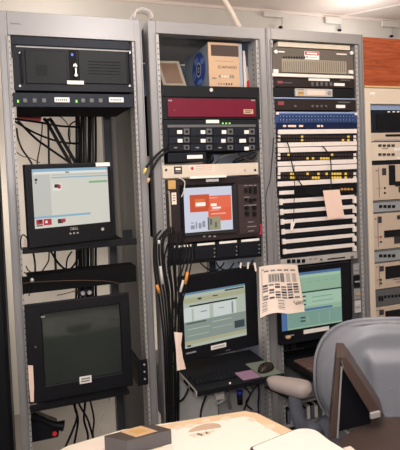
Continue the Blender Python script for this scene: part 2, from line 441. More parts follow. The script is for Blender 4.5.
def sr(mb, x0, y0, x1, y1, m, d=.0004):   # fractions of the picture, y from the top
    mb.box(sx0+(sx1-sx0)*x0, sx0+(sx1-sx0)*x1, -d, -.0001, sz1-(sz1-sz0)*y1, sz1-(sz1-sz0)*y0, m)
sc.box(sx0, sx1, -.0002, .001, sz0, sz1, PALE)
sr(sc, 0, 0, 1, .055, LB); sr(sc, .02, .05, .98, .085, LW, .0006); sr(sc, .24, .145, 1, .165, LB)
sr(sc, .24, .10, .985, .125, LGR, .0006); sr(sc, .005, .1, .22, .80, LGR); sr(sc, 0, .80, .73, .835, LB); sr(sc, .73, .24, .99, .275, LG)
sr(sc, .25, .26, .36, .38, LW, .0006); sr(sc, .27, .27, .33, .33, LD, .0008); sr(sc, .31, .28, .35, .345, LR, .001)
sr(sc, .02, .85, .10, .935, LR, .0006); sr(sc, .05, .86, .09, .90, LD, .0008); sr(sc, .11, .85, .21, .955, LR, .0006); sr(sc, .13, .88, .16, .92, LW, .001); sr(sc, .02, .945, .10, .965, LD, .0006)
sr(sc, .29, .87, .36, .945, LD, .0006); sr(sc, .33, .87, .39, .93, LR, .0008); sr(sc, .03, .16, .06, .20, LD, .0008); sr(sc, .03, .22, .05, .24, LD, .0008); sr(sc, .42, .06, .47, .078, LD, .001)
sc.build('screen', mon)
MB().box(W_/2-.062, W_/2-.004, -.0012, -.0001, H_-.0155, H_-.001, WHITE).build('name_label', mon)
for k in range(3): MB().cyl((-.012+.014*k, 0, .038), (-.012+.014*k, -.003, .038), .0034, SILV, 8).build('button', mon)
MB().cyl((W_/2-.048, 0, .042), (W_/2-.048, -.003, .042), .006, SILV, 12).build('power_button', mon)
text('maker_badge', 'DELL', .014, SILV, mon, (.004, -.0004, .0545))

# shelf below it
u = Unit('rack_shelf', 'black shelf in the left rack carrying the slim monitor', 'shelf', 22, 137, 242.5, 249.5, BLK, Yf=-.012, body=False)
MB().box(-.175, .205, .0062, .36, .0, .004, MATTE).build('tray', u.root)
for sx in (1,): MB().box(.166, .206, .007, .010, .0045, .062, BLK).build('side_bracket', u.root)
c = MB().box(-.012, .012, 0, .002, 0, .052, PAPER); o = c.build('note', loc=(.052, .012, u.Z0+.0045)); o.rotation_euler=(-.2,.1,0); tag(o, 'little pale note leaning at the left end of the monitor shelf', 'note')
p = MB(); a = Vector((.095, -.0095, u.Z1+.0066)); p.cyl(a, a+Vector((.05, .0, -.0035)), .003, CABLEG, 8); p.cyl(a-Vector((.012,0,0)), a, .0065, YELLOW, 8)
tag(p.build('loose_plug'), 'yellow tipped plug lying on the shelf below the slim monitor', 'plug')
cable('cable', pxl([(21.5,250,-.018),(20.5,242,-.02),(22.5,235,-.03),(27,238,-.03),(30,246,-.03),(30,249,-.02)]), .0025, CABLE, 'small black cable arched over the left end of the monitor shelf')

# cables in the mid gap
Cm = 'black cables in the gap below the monitor shelf'
for pts, r, lab in (([(32.5,251.5,.10),(33,252,.12),(35,264,.12),(35,280,.1)], .004, 'leftmost black cable hanging plumb below the monitor shelf'),
                    ([(49,251.5,.14),(49,255,.14),(48,262,.14),(41,273,.13),(38,279,.13)], .003, 'black cable curling left in the gap below the monitor shelf'),
                    ([(51,251.5,.2),(53,255,.2),(59,264,.2),(68,270,.2),(76,262,.2),(78,251.5,.2)], .0045, 'black cable sagging in a deep U below the monitor shelf'),
                    ([(54.8,251.5,.16),(54.8,255,.16),(55.5,264,.16),(56,280,.15)], .005, 'thicker black cable hanging plumb mid gap below the monitor shelf'),
                    ([(72,251.5,.25),(70,254,.25),(67,260,.25),(66,272,.25)], .0035, 'black cable bowing left beside the vertical bundle below the monitor shelf'),
                    ([(77,251.5,.3),(79,256,.3),(79,266,.3),(77,276,.3)], .005, 'rightmost black cable below the monitor shelf, by the vertical bundle')):
    cable('cable', pxl(pts), r, CABLE, lab, Cm)
cable('cable', pxl([(26,266,.10),(28,270,.10),(33,274,.10),(37,279,.10)]), .0025, CABLEB, 'thin brown cable at the left post in the gap below the monitor shelf')

# dark cable duct
u = Unit('cable_tray', 'black open cable duct across the left rack above the dark glass monitor', 'tray', 22, 136.5, 271, 288, MATTE, Yf=-.009, depth=.10, chassis=BLK)
a, c = u.xz(32, 280); MB().ball((a, -.004, c), .007, .005, .009, SILV).build('cable_clip', u.root)
cable('cable', pxl([(23,283,-.02),(45,281.5,-.022),(75,280.5,-.022),(105,281,-.022),(121,284,-.02)]), .0018, CABLEB, 'thin brown cable lying level across the front of the black duct')
cable('cable', pxl([(24,272,-.02),(28,276,-.02),(30,283,-.02),(29,296,-.016)]), .0022, CABLE, 'short black cable hanging over the left end of the black duct')
cable('cable', pxl([(57,295.3,-.02),(64,294,-.02),(72,291.8,-.02),(78.5,290,-.02)]), .0018, CABLEB, 'thin brown cable sagging between duct and dark glass monitor')
# CRT monitor
Yc = -.03
u = Unit('crt_monitor', 'big black glass tube monitor, switched off, low in the left rack', 'monitor', 26.5, 131.5, 298.5, 396, None, Yf=Yc, body=False)
w, h = u.w, u.h
fb = MB()
X0, X1, Z0, Z1 = u.rect(43.5, 309, 121.5, 379.5)
# bezel as a frame
O = [(-w/2, 0), (w/2, 0), (w/2, h), (-w/2, h)]; I = [(X0, Z0), (X1, Z0), (X1, Z1), (X0, Z1)]
vs = [(x, 0, z) for x, z in O]+[(x, .0015, z) for x, z in I]+[(x, .0165, z) for x, z in O]+[(x, .014, z) for x, z in I]
fs = [(i, (i+1)%4, (i+1)%4+4, i+4) for i in range(4)]+[((i+1)%4, i, i+8, (i+1)%4+8) for i in range(4)]+[(8, 11, 10, 9)]+[(i+4, (i+1)%4+4, (i+1)%4+12, i+12) for i in range(4)]
fb.add(vs, fs, BLK); fb.build('bezel', u.root, .004)
gl = MB(); n = 12; vs = []
for j in range(n+1):
    for i in range(n+1):
        a, b = i/n*2-1, j/n*2-1
        vs.append((X0+(X1-X0)*(a+1)/2, .013-.009*(1-.5*a*a-.5*b*b), Z0+(Z1-Z0)*(b+1)/2))
gl.add(vs, [(j*(n+1)+i, j*(n+1)+i+1, (j+1)*(n+1)+i+1, (j+1)*(n+1)+i) for j in range(n) for i in range(n)], GLASS, True)
gl.build('screen', u.root)
hs = MB()
A_ = [(-w*.44, .0170, .02), (w*.44, .0170, .02), (w*.44, .0170, h-.02), (-w*.44, .0170, h-.02)]; B_ = [(-w*.28, .36, .06), (w*.28, .36, .06), (w*.28, .36, h-.09), (-w*.28, .36, h-.09)]
hs.hexa(A_, B_, BLK); hs.build('tube_housing', u.root, .004)
l = u.part('name_label', 79.5, 376, 91.5, 383, WHITE, .002)
m = MB(); u.put(m, 81, 377.6, 90, 379, INK, .0024, -.002); u.put(m, 81, 380, 90, 381.4, INK, .0024, -.002); m.build('printing', l)
m = MB(); u.put(m, 41, 316, 45, 317.5, DECKG, .0012); m.build('maker_badge', u.root)
a, c = u.xz(35.5, 347); MB().cyl((a, 0, c), (a, -.003, c), .004, DECKD, 10).build('power_button', u.root)
sh = Unit('rack_shelf', 'black shelf in the left rack under the big dark glass monitor', 'shelf', 27, 141, 396.4, 399.5, None, Yf=-.028, body=False)
MB().box(-sh.w/2+.034, sh.w/2-.052, .012, .42, 0, sh.h, BLK).build('tray', sh.root); MB().box(-sh.w/2+.008, sh.w/2-.052, -.03, .0115, 0, sh.h, BLK).build('front_lip', sh.root)
br = MB(); a = atY(130, 362, -.012); b = atY(139, 388, -.012); br.box(.468, .4985, -.012, -.0065, sh.root.location.z+.006, a.z, BLK)
br.box(.456, .4675, -.012, .2, sh.root.location.z+.006, a.z, BLK)
for q in range(3): br.cyl((.484, -.012, a.z-.02-q*.03), (.484, -.016, a.z-.02-q*.03), .004, SILV, 8)
tag(br.build('shelf_bracket'), 'black bracket screwed to the right rail beside the dark glass monitor', 'bracket')
# connectors on top of the tube monitor
t = thing('connector_block', 'small block with two grey round plugs on top of the dark glass monitor', 'connector', (atY(86.5, 297.3, .0).x, .01, u.Z1+.001))
MB().box(-.03, .03, 0, .03, 0, .022, BLK2).build('body', t, .002)
for q in (-.013, .013): MB().cyl((q, 0, .011), (q, -.012, .011), .008, DECKG, 12).build('plug', t)
# card folder wedged at the left
P = [atY(x, y, -.044) for x, y in ((28,366),(33,366),(34,386),(33.8,402),(30.5,402),(29,385))]
f = MB(); f.prismY([(p.x, p.z) for p in P], -.044, -.036, PAPERP)
ff = f.build('folded_card'); tag(ff, 'pinkish folded card wedged against the left edge of the dark glass monitor', 'card')
# things at the rack bottom
g = thing('handset_cradle', 'dark sloping desk handset in its cradle at the bottom left of the left rack', 'telephone', tuple(atY(46, 440, .12)))
MB().prismY([(-.06, 0), (.05, 0), (.055, .03), (.02, .05), (-.05, .10), (-.07, .10)], 0, .12, BLK2).build('base', g, .004)
MB().tube([(-.05, -.012, .115), (-.02, -.014, .10), (.03, -.014, .065), (.07, -.012, .05)], .02, BLK, n=10, rr=lambda t: 1.15-.5*math.sin(PI*t)).build('handset', g)
MB().cyl((.035, -.0005, .02), (.035, -.006, .02), .009, LEDR, 12).build('red_light', g)
Cl = 'black cables hanging below the dark glass monitor'
kq = -.05
for pts, r, m, lab in (([(72,392,.2),(73,402,.22),(77,416,.24),(72,432,.25),(64,450,.25)], .005, CABLE, 'leftmost black cable below the dark glass monitor, bending left'),
       ([(76,392,.22),(75,408,.24),(78,420,.25),(75,440,.26),(72,455,.26)], .005, CABLE, 'second black cable below the dark glass monitor, nearly straight'),
       ([(75,392,.18),(80,406,.2),(87,418,.22),(91,430,.24),(96,450,.25)], .0045, CABLE, 'black cable running down right below the dark glass monitor'),
       ([(85,392,.2),(85,405,.2),(84,420,.22),(88,436,.23),(86,452,.23)], .005, CABLE, 'black cable mid way below the dark glass monitor, slightly kinked'),
       ([(88,392,.2),(91,404,.22),(94,420,.24),(93,436,.24),(99,452,.24)], .0042, CABLE, 'rightmost black cable below the dark glass monitor'),
       ([(112,391,.12),(108,404,.12),(103,418,.12),(99,432,.12)], .0014, CABLEW, 'thin white cord slanting below the dark glass monitor'),
       ([(110,391,.14),(109,402,.14),(101,416,.14),(100,430,.14)], .0013, CABLEW, 'second thin white cord crossing the first below the dark glass monitor')):
    kq += .022
    cable('cable', pxl([(x, y, Y+kq) for x, y, Y in pts]), r, m, lab, Cl if m is CABLE else None)
# the dark cabinet left of the racks
t = thing('equipment_cabinet', 'near black cabinet barely showing at the left edge behind the left rack post', 'cabinet', (-.32, .0, 0))
MB().box(-.28, .285, .10, .70, 0, 2.0, BLK2).build('body', t, .004)
MB().box(-.27, .275, .085, .0995, .05, 1.95, BLK).build('door', t, .003)


# ================================================================== MIDDLE RACK
# things standing in the open bay at the top
u = Unit('vented_shelf', 'black lockable drawer shelf under the beige computer, top of the middle rack', 'shelf', 162, 259.5, 86, 97.4, BLK, Yf=-.012, depth=.45, chassis=BLK, pname='drawer_front')
a, c = u.xz(211, 90); MB().cyl((a, -.0005, c), (a, -.004, c), .008, SILV, 14).build('lock', u.root)
SH = u.Z1+.001
# computer case: front at Y=.05
A = atY(209.5, 84, .04); Bq = atY(243.5, 84, .04); ht = 2.064-SH
t = thing('desktop_computer', 'beige fronted desktop computer standing on the black drawer shelf', 'computer', (A.x, .04, SH))
w = Bq.x-A.x
MB().box(.003, w-.003, .0125, .33, .002, ht-.003, PCSIDE).build('case', t, .004)
MB().box(0, w*.90, 0, .012, 0, ht, BEIGE).build('front_panel', t, .003)
MB().box(w*.90+.0005, w, .002, .012, 0, ht, PCSIDE).build('front_edge_shade', t, .002)  # right edge of the front, its shading put in as blue-grey
MB().box(w*.08, w*.88, -.0012, -.0001, ht*.70, ht*.94, BROWND).build('drive_bay', t)
text('front_lettering', 'SCAPHAND', .0175, INKD, t, (w*.54, -.0003, ht*.46), depth=.0003)
m = MB()
for q in range(9): m.box(w*(.20+q*.06), w*(.235+q*.06), -.0008, -.0001, ht*.585, ht*.60, INK)
for q, hq in ((.28, .06), (.36, .03), (.44, .04), (.52, .03), (.60, .07), (.67, .07)): m.box(w*q, w*(q+.045), -.0008, -.0001, ht*(.26-hq/2), ht*(.26+hq/2), PAPER if q in (.36,.44,.52) else INK)
for q in range(6): m.box(w*(.25+q*.075), w*(.29+q*.075), -.0008, -.0001, ht*.075, ht*.115, INKD if q > 2 else INK)
m.box(w*.08, w*.20, -.0008, -.0001, ht*.20, ht*.23, INK); m.build('small_printing', t)
# round blue sticker on the side facing left
sk = MB(); cy, cz = .135, ht*.52
for k, (ry, rz, mm) in enumerate(((.088, .078, mat('sticker_blue', (58, 88, 176), .4, var=.25, scale=40)), (.034, .034, mat('sticker_pale', (196, 204, 222), .4, var=.05)), (.025, .026, INKD), (.013, .014, mat('sticker_pale', (0,0,0))), (.007, .008, INKD))):
    n = 28; d = -.0005-.0004*k
    sk.add([(d+.003, cy+ry*math.cos(2*PI*i/n), cz+rz*math.sin(2*PI*i/n)) for i in range(n)], [list(range(n))[::-1]], mm)
SP = MATS['sticker_pale']
for (yy, zz, ry, rz) in ((.16, .045, .03, .016), (.08, .03, .028, .014), (.12, -.058, .036, .012), (.19, -.02, .018, .02)):
    sk.add([(.0008, cy-.135+yy+ry*math.cos(2*PI*i/16), cz+zz+rz*math.sin(2*PI*i/16)) for i in range(16)], [list(range(16))[::-1]], mat('sticker_light_blue', (120, 150, 214), .4, var=.2, scale=40))
sk.build('round_sticker', t)
# small framed display leaning on the shelf
t = thing('desk_clock', 'small grey display unit with a brown screen, leaning on the black drawer shelf', 'clock', (.725, .13, SH+.0035))
t.rotation_euler = (math.radians(-14), 0, math.radians(-6))
m = MB(); m.prismY([(-.058, 0), (.050, 0), (.020, .142), (-.088, .142)], 0, .022, OLIVE); m.build('housing', t, .004)
m = MB(); m.prismY([(-.049, .032), (.028, .032), (.008, .128), (-.070, .128)], -.0012, -.0001, mat('clock_screen', (112, 86, 70), .3, var=.2, scale=25)); m.build('screen', t)
m = MB(); m.prismY([(-.050, .004), (.040, .004), (.037, .018), (-.053, .018)], -.0008, -.0001, PAPERT); m.build('base_strip', t)
# papers to the right of the computer
for k, (pts, Y, mm, lab) in enumerate((([(242.5,45),(244.5,45.5),(248.5,85.5),(244,85.5)], .10, PAPER, 'thin white sheet standing upright against the beige computer'),
                                       ([(245.5,62),(247.5,61),(250,82),(248.5,85.5)], .095, SILV, 'grey white folder slumped in the corner right of the beige computer'),
                                       ([(247,76),(249,75),(250,85.5),(247,85.5)], .09, REDB, 'small red edge of a booklet in the corner right of the beige computer'))):
    P = [atY(x, y, Y) for x, y in pts]; zmin = min(p.z for p in P); m = MB(); m.prismY([(p.x, p.z-zmin+SH+.0005) for p in P], Y, Y+.004, mm)
    tag(m.build('paper_sheet' if k == 0 else ('folder' if k == 1 else 'booklet')), lab, 'paper' if k == 0 else ('folder' if k == 1 else 'booklet'))
cable('cable', pxl([(176,46,.45),(184,43,.42),(190,40.5,.4),(205,39.5,.4)]), .005, CABLE, 'black cable at the back above the small display unit, middle rack')

u = Unit('effects_unit', 'maroon fronted two unit box in a black frame, middle rack', 'rack unit', 162.5, 260, 97.6, 119.5, BLK, Yf=-.010, depth=.38)
f = u.part('maroon_fascia', 167.5, 99, 255.3, 117, RED, .006, .001)
a, c = u.xz(174, 110.5); MB().cyl((a, -.0065, c), (a, -.009, c), .004, LEDR, 10).build('power_light', u.root)
l = u.part('rating_label', 243, 109.6, 252.5, 114, TAN, .0068)
m = MB(); u.put(m, 244.2, 110.6, 251.3, 111.5, INKD, .0072, -.0069); u.put(m, 244.2, 112.2, 250, 113, INKD, .0072, -.0069); m.build('printing', l)
m = MB(); u.put(m, 167.8, 100, 171.5, 101.4, DECKG, .0066, -.0062); u.put(m, 250.5, 99.8, 254.5, 101.2, DECKG, .0066, -.0062); m.build('corner_printing', u.root)

u = Unit('disk_array', 'black disk array with three rows of four drive trays, middle rack', 'disk array', 163, 259.5, 119.7, 151.6, BLK2, Yf=-.009, depth=.40)
u.part('name_label', 206, 119.9, 219, 123.2, WHITE, .0012)
for k in range(3): u.part('status_light', 222+k*3.4, 122.6, 223.5+k*3.4, 124, LEDG, .0012)
m = MB(); u.put(m, 167.5, 124.6, 255.5, 127.2, DECKD, .0015); m.build('light_bar', u.root)
cols = [(168.5, 189.5), (190.2, 212), (212.7, 233), (233.7, 254.5)]
rows = [(127.8, 136), (136.5, 143.8), (144.3, 151)]
labs = {(0,0):(176.5,181.5),(0,1):(200,204.5),(0,2):(221,225.5),(0,3):(243.5,248),(1,0):(177,181.8),(1,1):(200,204.8),(1,2):(220.5,224.8),(1,3):(238.5,245),(2,3):(243.5,248)}
for r in range(3):
    for q, (a, b) in enumerate(cols):
        y0, y1 = rows[r]
        tr = u.put(MB(), a, y0, b, y1, NAVY if (r+q) % 2 else BLK2, .008).build('drive_tray', u.root, .0012)
        h_ = MB(); X0, X1, Z0, Z1 = u.rect(b-6.5, y0+1, b-1, y1-1.2)
        h_.box(X0, X1, -.012, -.0085, Z0, Z1, DECKD); h_.cyl(((X0+X1)/2, -.0125, (Z0+Z1)/2), ((X0+X1)/2, -.015, (Z0+Z1)/2), .006, BLK, 10); h_.build('latch', tr)
        if (r, q) in labs:
            la, lb = labs[(r, q)]; u.put(MB(), la, y0+2.6, lb, y0+6.2, WHITE, .009, -.0083).build('name_label', tr)
        else: u.put(MB(), a+5, y0+3, a+8, y0+4, DECKG, .009, -.0083).build('handle_mark', tr)

# gap with power adaptor and cables
P = atY(187, 161.2, -.01)
u = Unit('power_strip', 'black adaptor bar with a white label under the disk array, middle rack', 'adaptor', 168, 206.5, 152.4, 162.2, None, Yf=-.014, body=False)
MB().box(-u.w/2, u.w/2, 0, .06, 0, u.h, BLK2).build('body', u.root, .003)
u.part('name_label', 187, 155, 202.5, 158.6, WHITE, .0012)
MB().box(-u.w/2+.01, u.w/2-.01, .061, .30, 0, u.h*.8, BLK).build('rear_block', u.root)
for pts, r, m, lab in (([(206,158,.02),(212,155,.0),(213,160,.0),(211,163,.02)], .004, CABLE, 'short black lead at the right end of the black adaptor bar'),
                       ([(216,163,.06),(220,158,.03),(228,155,.02),(236,157,.04),(242,160,.06)], .0045, CABLEG, 'thick grey cable arching above the cream strip panel, middle rack'),
                       ([(232,163,.03),(240,157,.01),(250,154,.0),(255,152.6,.01)], .0035, CABLE, 'upper black cable sweeping up right below the disk array'),
                       ([(234,163,.06),(243,160,.03),(252,158,.02),(255.5,155,.03)], .0035, CABLE, 'lower black cable sweeping up right below the disk array'),
                       ([(238,153,.04),(244,158,.01),(252,161.5,.0),(255,162,.01)], .003, CABLEB, 'brown cable crossing two black ones below the disk array')):
    cable('cable', pxl(pts), r, m, lab)
u = Unit('strip_panel', 'cream one unit panel with a reddish printed label, above the picture monitor', 'panel', 162.5, 258.5, 164, 176.6, CREAM, Yf=-.010, depth=.2)
w1 = u.part('window', 174, 166.5, 182, 174, INKD, .001); 
m = MB(); u.put(m, 175.5, 168, 180.5, 170, PAPER, .0016, -.0011); u.put(m, 175.5, 171, 180.5, 172.3, INK, .0016, -.0011); m.build('printing', w1)
l = u.part('name_label', 189.5, 164.6, 214.5, 172, PAPERP, .001)
m = MB(); a, c = u.xz(192.2, 168.5); m.cyl((a, -.0011, c), (a, -.0015, c), .007, REDB, 12)
for y in (165.6, 167.6, 169.6): u.put(m, 195.5, y, 212, y+.9, INKL, .0015, -.0011)
m.build('printing', l)
m = MB()
for x in (166, 245, 255): 
    a, c = u.xz(x, 170); m.cyl((a, 0, c), (a, -.004, c), .005, INKD if x != 245 else GREYD, 10)
m.build('screw_heads', u.root)
tag(B(atY(189,176,-.02).x, atY(225.5,176,-.02).x, -.034, -.016, atY(207,178,-.02).z, atY(207,175.6,-.02).z, WHITE).build('label_holder'), 'long white label strip between the cream panel and the picture monitor', 'label')

# waveform / picture monitor
u = Unit('picture_monitor', 'dark picture monitor with a red and white lit screen and knobs, middle rack', 'monitor', 166.5, 261.5, 178.3, 240.3, SCOPE, Yf=-.010, depth=.36, chassis=BLK)
u.part('name_label', 206, 178.9, 218.5, 181.6, WHITE, .0014)
fr = MB(); X0, X1, Z0, Z1 = u.rect(184, 187, 232.2, 231.2); F0 = u.rect(180.5, 183.8, 236, 234)
O = [(F0[0], F0[2]), (F0[1], F0[2]), (F0[1], F0[3]), (F0[0], F0[3])]; I = [(X0, Z0), (X1, Z0), (X1, Z1), (X0, Z1)]
vs = [(x, -.010, z) for x, z in O]+[(x, -.003, z) for x, z in I]+[(x, 0, z) for x, z in O]
fr.add(vs, [(i, (i+1)%4, (i+1)%4+4, i+4) for i in range(4)]+[((i+1)%4, i, i+8, (i+1)%4+8) for i in range(4)], BLK); fr.build('screen_bezel', u.root)
sc = MB(); sx0, sx1, sz0, sz1 = X0, X1, Z0, Z1
def sr(mb, x0, y0, x1, y1, m, d=.0004):
    mb.box(sx0+(sx1-sx0)*x0, sx0+(sx1-sx0)*x1, -.0005-d, -.0004, sz1-(sz1-sz0)*y1, sz1-(sz1-sz0)*y0, m)
sr(sc, 0, 0, 1, 1, screen_mat('crt_white', (214, 216, 232), 1.0), .0001)
sr(sc, .12, .16, .52, .55, screen_mat('crt_deep_orange', (214, 88, 52), .95)); sr(sc, .22, .26, .43, .45, screen_mat('crt_amber', (236, 124, 70), .95), .0006)
sr(sc, .24, .34, .44, .42, screen_mat('crt_hot_white', (255, 246, 236), 1.1), .0008)
sr(sc, .52, .20, .98, .60, screen_mat('crt_orange', (240, 112, 80), 1.0)); sr(sc, .49, .48, .98, .78, screen_mat('crt_coral', (236, 104, 74), 1.0), .0005)
sr(sc, .55, .38, .67, .44, screen_mat('crt_hot_white', (0,0,0)), .0008); sr(sc, .58, .46, .76, .50, screen_mat('crt_hot_white', (0,0,0)), .0008); sr(sc, .54, .52, .72, .54, screen_mat('crt_pink', (250, 180, 160), 1), .0008); sr(sc, .52, .24, .7, .26, screen_mat('crt_pink', (0,0,0)), .0008); sr(sc, .55, .60, .86, .63, screen_mat('crt_pink', (0,0,0)), .0008)
sr(sc, .47, .68, .74, .98, screen_mat('crt_khaki', (176, 172, 140), .8), .0007); sr(sc, .52, .72, .56, .86, screen_mat('crt_dim', (120, 126, 126), .6), .0009); sr(sc, .62, .80, .66, .93, screen_mat('crt_dim', (0,0,0)), .0009); sr(sc, .47, .70, .50, .97, screen_mat('crt_dim', (0,0,0)), .0009)
for q, (x0, y0, x1, y1) in enumerate(((.12,.84,.20,.93),(.22,.77,.25,.92),(.28,.80,.34,.92),(.36,.76,.42,.90),(.13,.77,.18,.80))): sr(sc, x0, y0, x1, y1, screen_mat('crt_shade', (168, 170, 182), .8), .0006)
sc.build('screen', u.root)
pn = u.put(MB(), 238.5, 184, 259.5, 233, mat('control_panel_dark', (66, 54, 54), .5, var=.06), .003); cp = pn.build('control_panel', u.root)
for x, y0, y1 in ((245.2,188,192.5),(249.8,186.5,193),(254.5,186.5,193.5)): u.put(MB(), x-1.2, y0, x+1.2, y1, HOLE, .012, -.0035).build('lever', cp)
for x, y in ((245.5,199.5),(250.3,200.5),(254.2,199.5),(245.8,207.5),(253.5,207.5),(246.3,213.5),(253.6,213.8)):
    a, c = u.xz(x, y); big = y > 205 or x == 250.3
    MB().cyl((a, -.0035, c), (a, -.014, c), .009 if big else .006, BLK, 14).build('knob', cp)
m = MB()
for x0, x1, y in ((243.5,247,185.2),(248.5,252,185),(253.5,256,184.9),(244,249,196.8),(244,256,204.8),(247.5,253,221.5),(247,256,226),(248,253.5,230.5)): u.put(m, x0, y, x1, y+.7, DECKG, .0035, -.0032)
m.build('panel_printing', cp)
m = MB()
for x in (203, 208.5, 213.5): u.put(m, x, 235.6, x+2.4, 237, DECKG, .0012)
m.build('maker_badge', u.root)
u.part('ochre_sticker', 168, 178.8, 175.5, 189, YELN, .002)
l = u.part('paper_tag', 171.6, 192.5, 176.3, 204.5, PAPER, .002); m = MB()
for y in (195, 197.5, 200): u.put(m, 172.6, y, 175.2, y+1, INK, .0024, -.0021)
m.build('printing', l)
u.part('pink_tag', 259.6, 224, 261.4, 234.5, PINK, .003)
hd = MB(); a, c1 = u.xz(169.3, 231); _, c2 = u.xz(169.3, 193)
hd.tube([(a, 0, c1), (a, -.022, c1+.006), (a, -.022, c2-.006), (a, 0, c2)], .0042, OLIVE, sub=4); hd.build('pull_handle', u.root)
hb = MB(); a, c = u.xz(182.5, 184); hb.tube([(a-.02, -.012, c+.028), (a+.004, -.016, c+.01), (a-.001, -.016, c-.03), (a-.013, -.014, c-.055)], .0022, CABLEW, sub=4)
tag(hb.build('earpiece_lead', loc=None), None, None)
o = bpy.data.objects['earpiece_lead']; o.location = o.location+u.root.location; tag(o, 'thin white lead dangling over the top left of the red lit picture monitor', 'lead')

# patch modules
u = Unit('patch_module_frame', 'black frame of four patch modules below the picture monitor', 'patch frame', 168, 261.5, 242, 261.5, BLK, Yf=-.009, depth=.25)
for q, (a, b) in enumerate(((171, 193.5), (194, 215.5), (216, 237.5), (238, 260))):
    y = 247.2-q*1.9
    mo = u.put(MB(), a, y, b, y+13.5, BLK2, .010).build('module', u.root, .0015)
    u.put(MB(), a+3, y-2.6, b-1, y-.3, WHITE, .004).build('label_strip', u.root)
    d = MB(); 
    for k in range(3):
        X, Z = u.xz(b-2, y+3+k*4); d.cyl((X, -.0102, Z), (X, -.0125, Z), .003, DECKG, 8)
    d.build('jacks', mo)
# wiring below the modules
Cw = 'black wires drooping under the patch modules'
for pts, lab in (([(200,262.5,.05),(206,268,.04),(214,271,.04),(222,266,.04),(224,262.5,.05)], 'left black wire looping under the patch modules'),
                 ([(216,262,.08),(220,268,.07),(228,270,.07),(234,263,.08)], 'middle black wire looping under the patch modules'),
                 ([(238,262,.05),(244,268,.05),(250,266,.05),(253,260,.05)], 'right black wire looping under the patch modules')):
    cable('cable', pxl(pts), .0032, CABLE, lab, Cw)
tag(B(.68, 1.0, .30, .305, 1.075, 1.125, PAPERT).build('cardboard_sheet'), 'tan board seen deep in the gap under the patch modules', 'board')
for k, (pts, lab) in enumerate((([(240,263),(242,262.7),(241,268.5),(239.5,267)], 'left white tag hanging in the gap above the lit console screen'), ([(247.3,262.5),(249.4,262),(248.6,268.5),(247,269)], 'middle white tag hanging in the gap above the lit console screen'), ([(253.5,263),(255.5,262.5),(256.8,271),(255.3,271.5)], 'right white tag hanging beside the rack post and printed sheet'))):
    P = [atY(x, y, -.044-.003*k) for x, y in pts]; m = MB(); m.prismY([(p.x, p.z) for p in P], -.044-.003*k, -.0428-.003*k, PAPER); tag(m.build('paper_tag'), lab, 'tag')

# console screens on pull-out keyboard drawers
def console(ri, lid, scr, tray, mats, label):
    Yf = -.036
    u = Unit('console_drawer', label, 'console', lid[0], lid[1], lid[2], lid[3], None, Yf=Yf, body=False)
    w, h = u.w, u.h
    X0, X1, Z0, Z1 = u.rect(*scr)
    O = [(-w/2, 0), (w/2, 0), (w/2, h), (-w/2, h)]; I = [(X0, Z0), (X1, Z0), (X1, Z1), (X0, Z1)]
    m = MB(); vs = [(x, 0, z) for x, z in O]+[(x, .005, z) for x, z in I]+[(x, .022, z) for x, z in O]
    m.add(vs, [(i, (i+1)%4, (i+1)%4+4, i+4) for i in range(4)]+[((i+1)%4, i, i+8, (i+1)%4+8) for i in range(4)]+[(8, 11, 10, 9)], BLK)
    m.build('screen_lid', u.root, .003)
    return u, (X0, X1, Z0, Z1)
u, (sx0, sx1, sz0, sz1) = console(1, (178, 261.5, 271, 354.5), (181.8, 288.5, 248.8, 342), None, None, 'fold-out console with a lit white and grey window screen, middle rack')
def sr2(mb, x0, y0, x1, y1, m, d=.0004):
    mb.box(sx0+(sx1-sx0)*x0, sx0+(sx1-sx0)*x1, .0045-d, .0046, sz1-(sz1-sz0)*y1, sz1-(sz1-sz0)*y0, m)
sc = MB(); cW = screen_mat('con_white', (216, 224, 220), .92); cG = screen_mat('con_grey', (150, 164, 156), .82); cP = screen_mat('con_pale', (190, 200, 184), .88); cD = screen_mat('con_dark', (50, 52, 66), .35); cY = screen_mat('con_sand', (186, 186, 150), .85); cB = screen_mat('con_blue', (110, 146, 176), .8); cS = screen_mat('con_steel', (84, 100, 104), .5)
sr2(sc, 0, 0, 1, 1, cP, .0001); sr2(sc, 0, 0, 1, .035, cB); sr2(sc, .66, .05, .98, .08, cS); sr2(sc, 0, .10, 1, .19, cY); sr2(sc, .22, .12, .28, .15, cD, .0006); sr2(sc, .46, .12, .54, .14, cS, .0006)
sr2(sc, 0, .27, .84, .525, cW); sr2(sc, .09, .235, .86, .262, cD, .0006); sr2(sc, .40, .28, .46, .525, cP, .0006); sr2(sc, .12, .30, .15, .52, cP, .0006); sr2(sc, .76, .30, .79, .52, cG, .0006); sr2(sc, .26, .37, .36, .39, cG, .0006); sr2(sc, .55, .37, .64, .385, cG, .0006)
sr2(sc, 0, .53, 1, .88, cG); sr2(sc, .80, .68, .97, .82, cS, .0006); sr2(sc, .03, .55, .34, .57, cS, .0006); sr2(sc, .44, .60, .76, .615, cP, .0006); sr2(sc, .05, .66, .40, .675, cP, .0006); sr2(sc, .44, .72, .76, .73, cP, .0006); sr2(sc, .05, .78, .38, .79, cP, .0006)
sr2(sc, 0, .88, 1, .945, cY, .0005); sr2(sc, .03, .95, .09, .98, cD, .0006)
sc.build('screen', u.root)
l = u.part('name_label', 210, 344, 226.5, 348.2, WHITE, .0012); m = MB(); u.put(m, 212, 345.4, 224.5, 346.8, INKL, .0016, -.0013); m.build('printing', l)
m = MB(); u.put(m, 183.5, 350.2, 194, 351.6, DECKG, .0012); u.put(m, 226, 350, 231, 351, DECKD, .0012); m.build('maker_badge', u.root)
con2 = u
for o in con2.root.children: o.rotation_euler = (0, 0, math.radians(9))
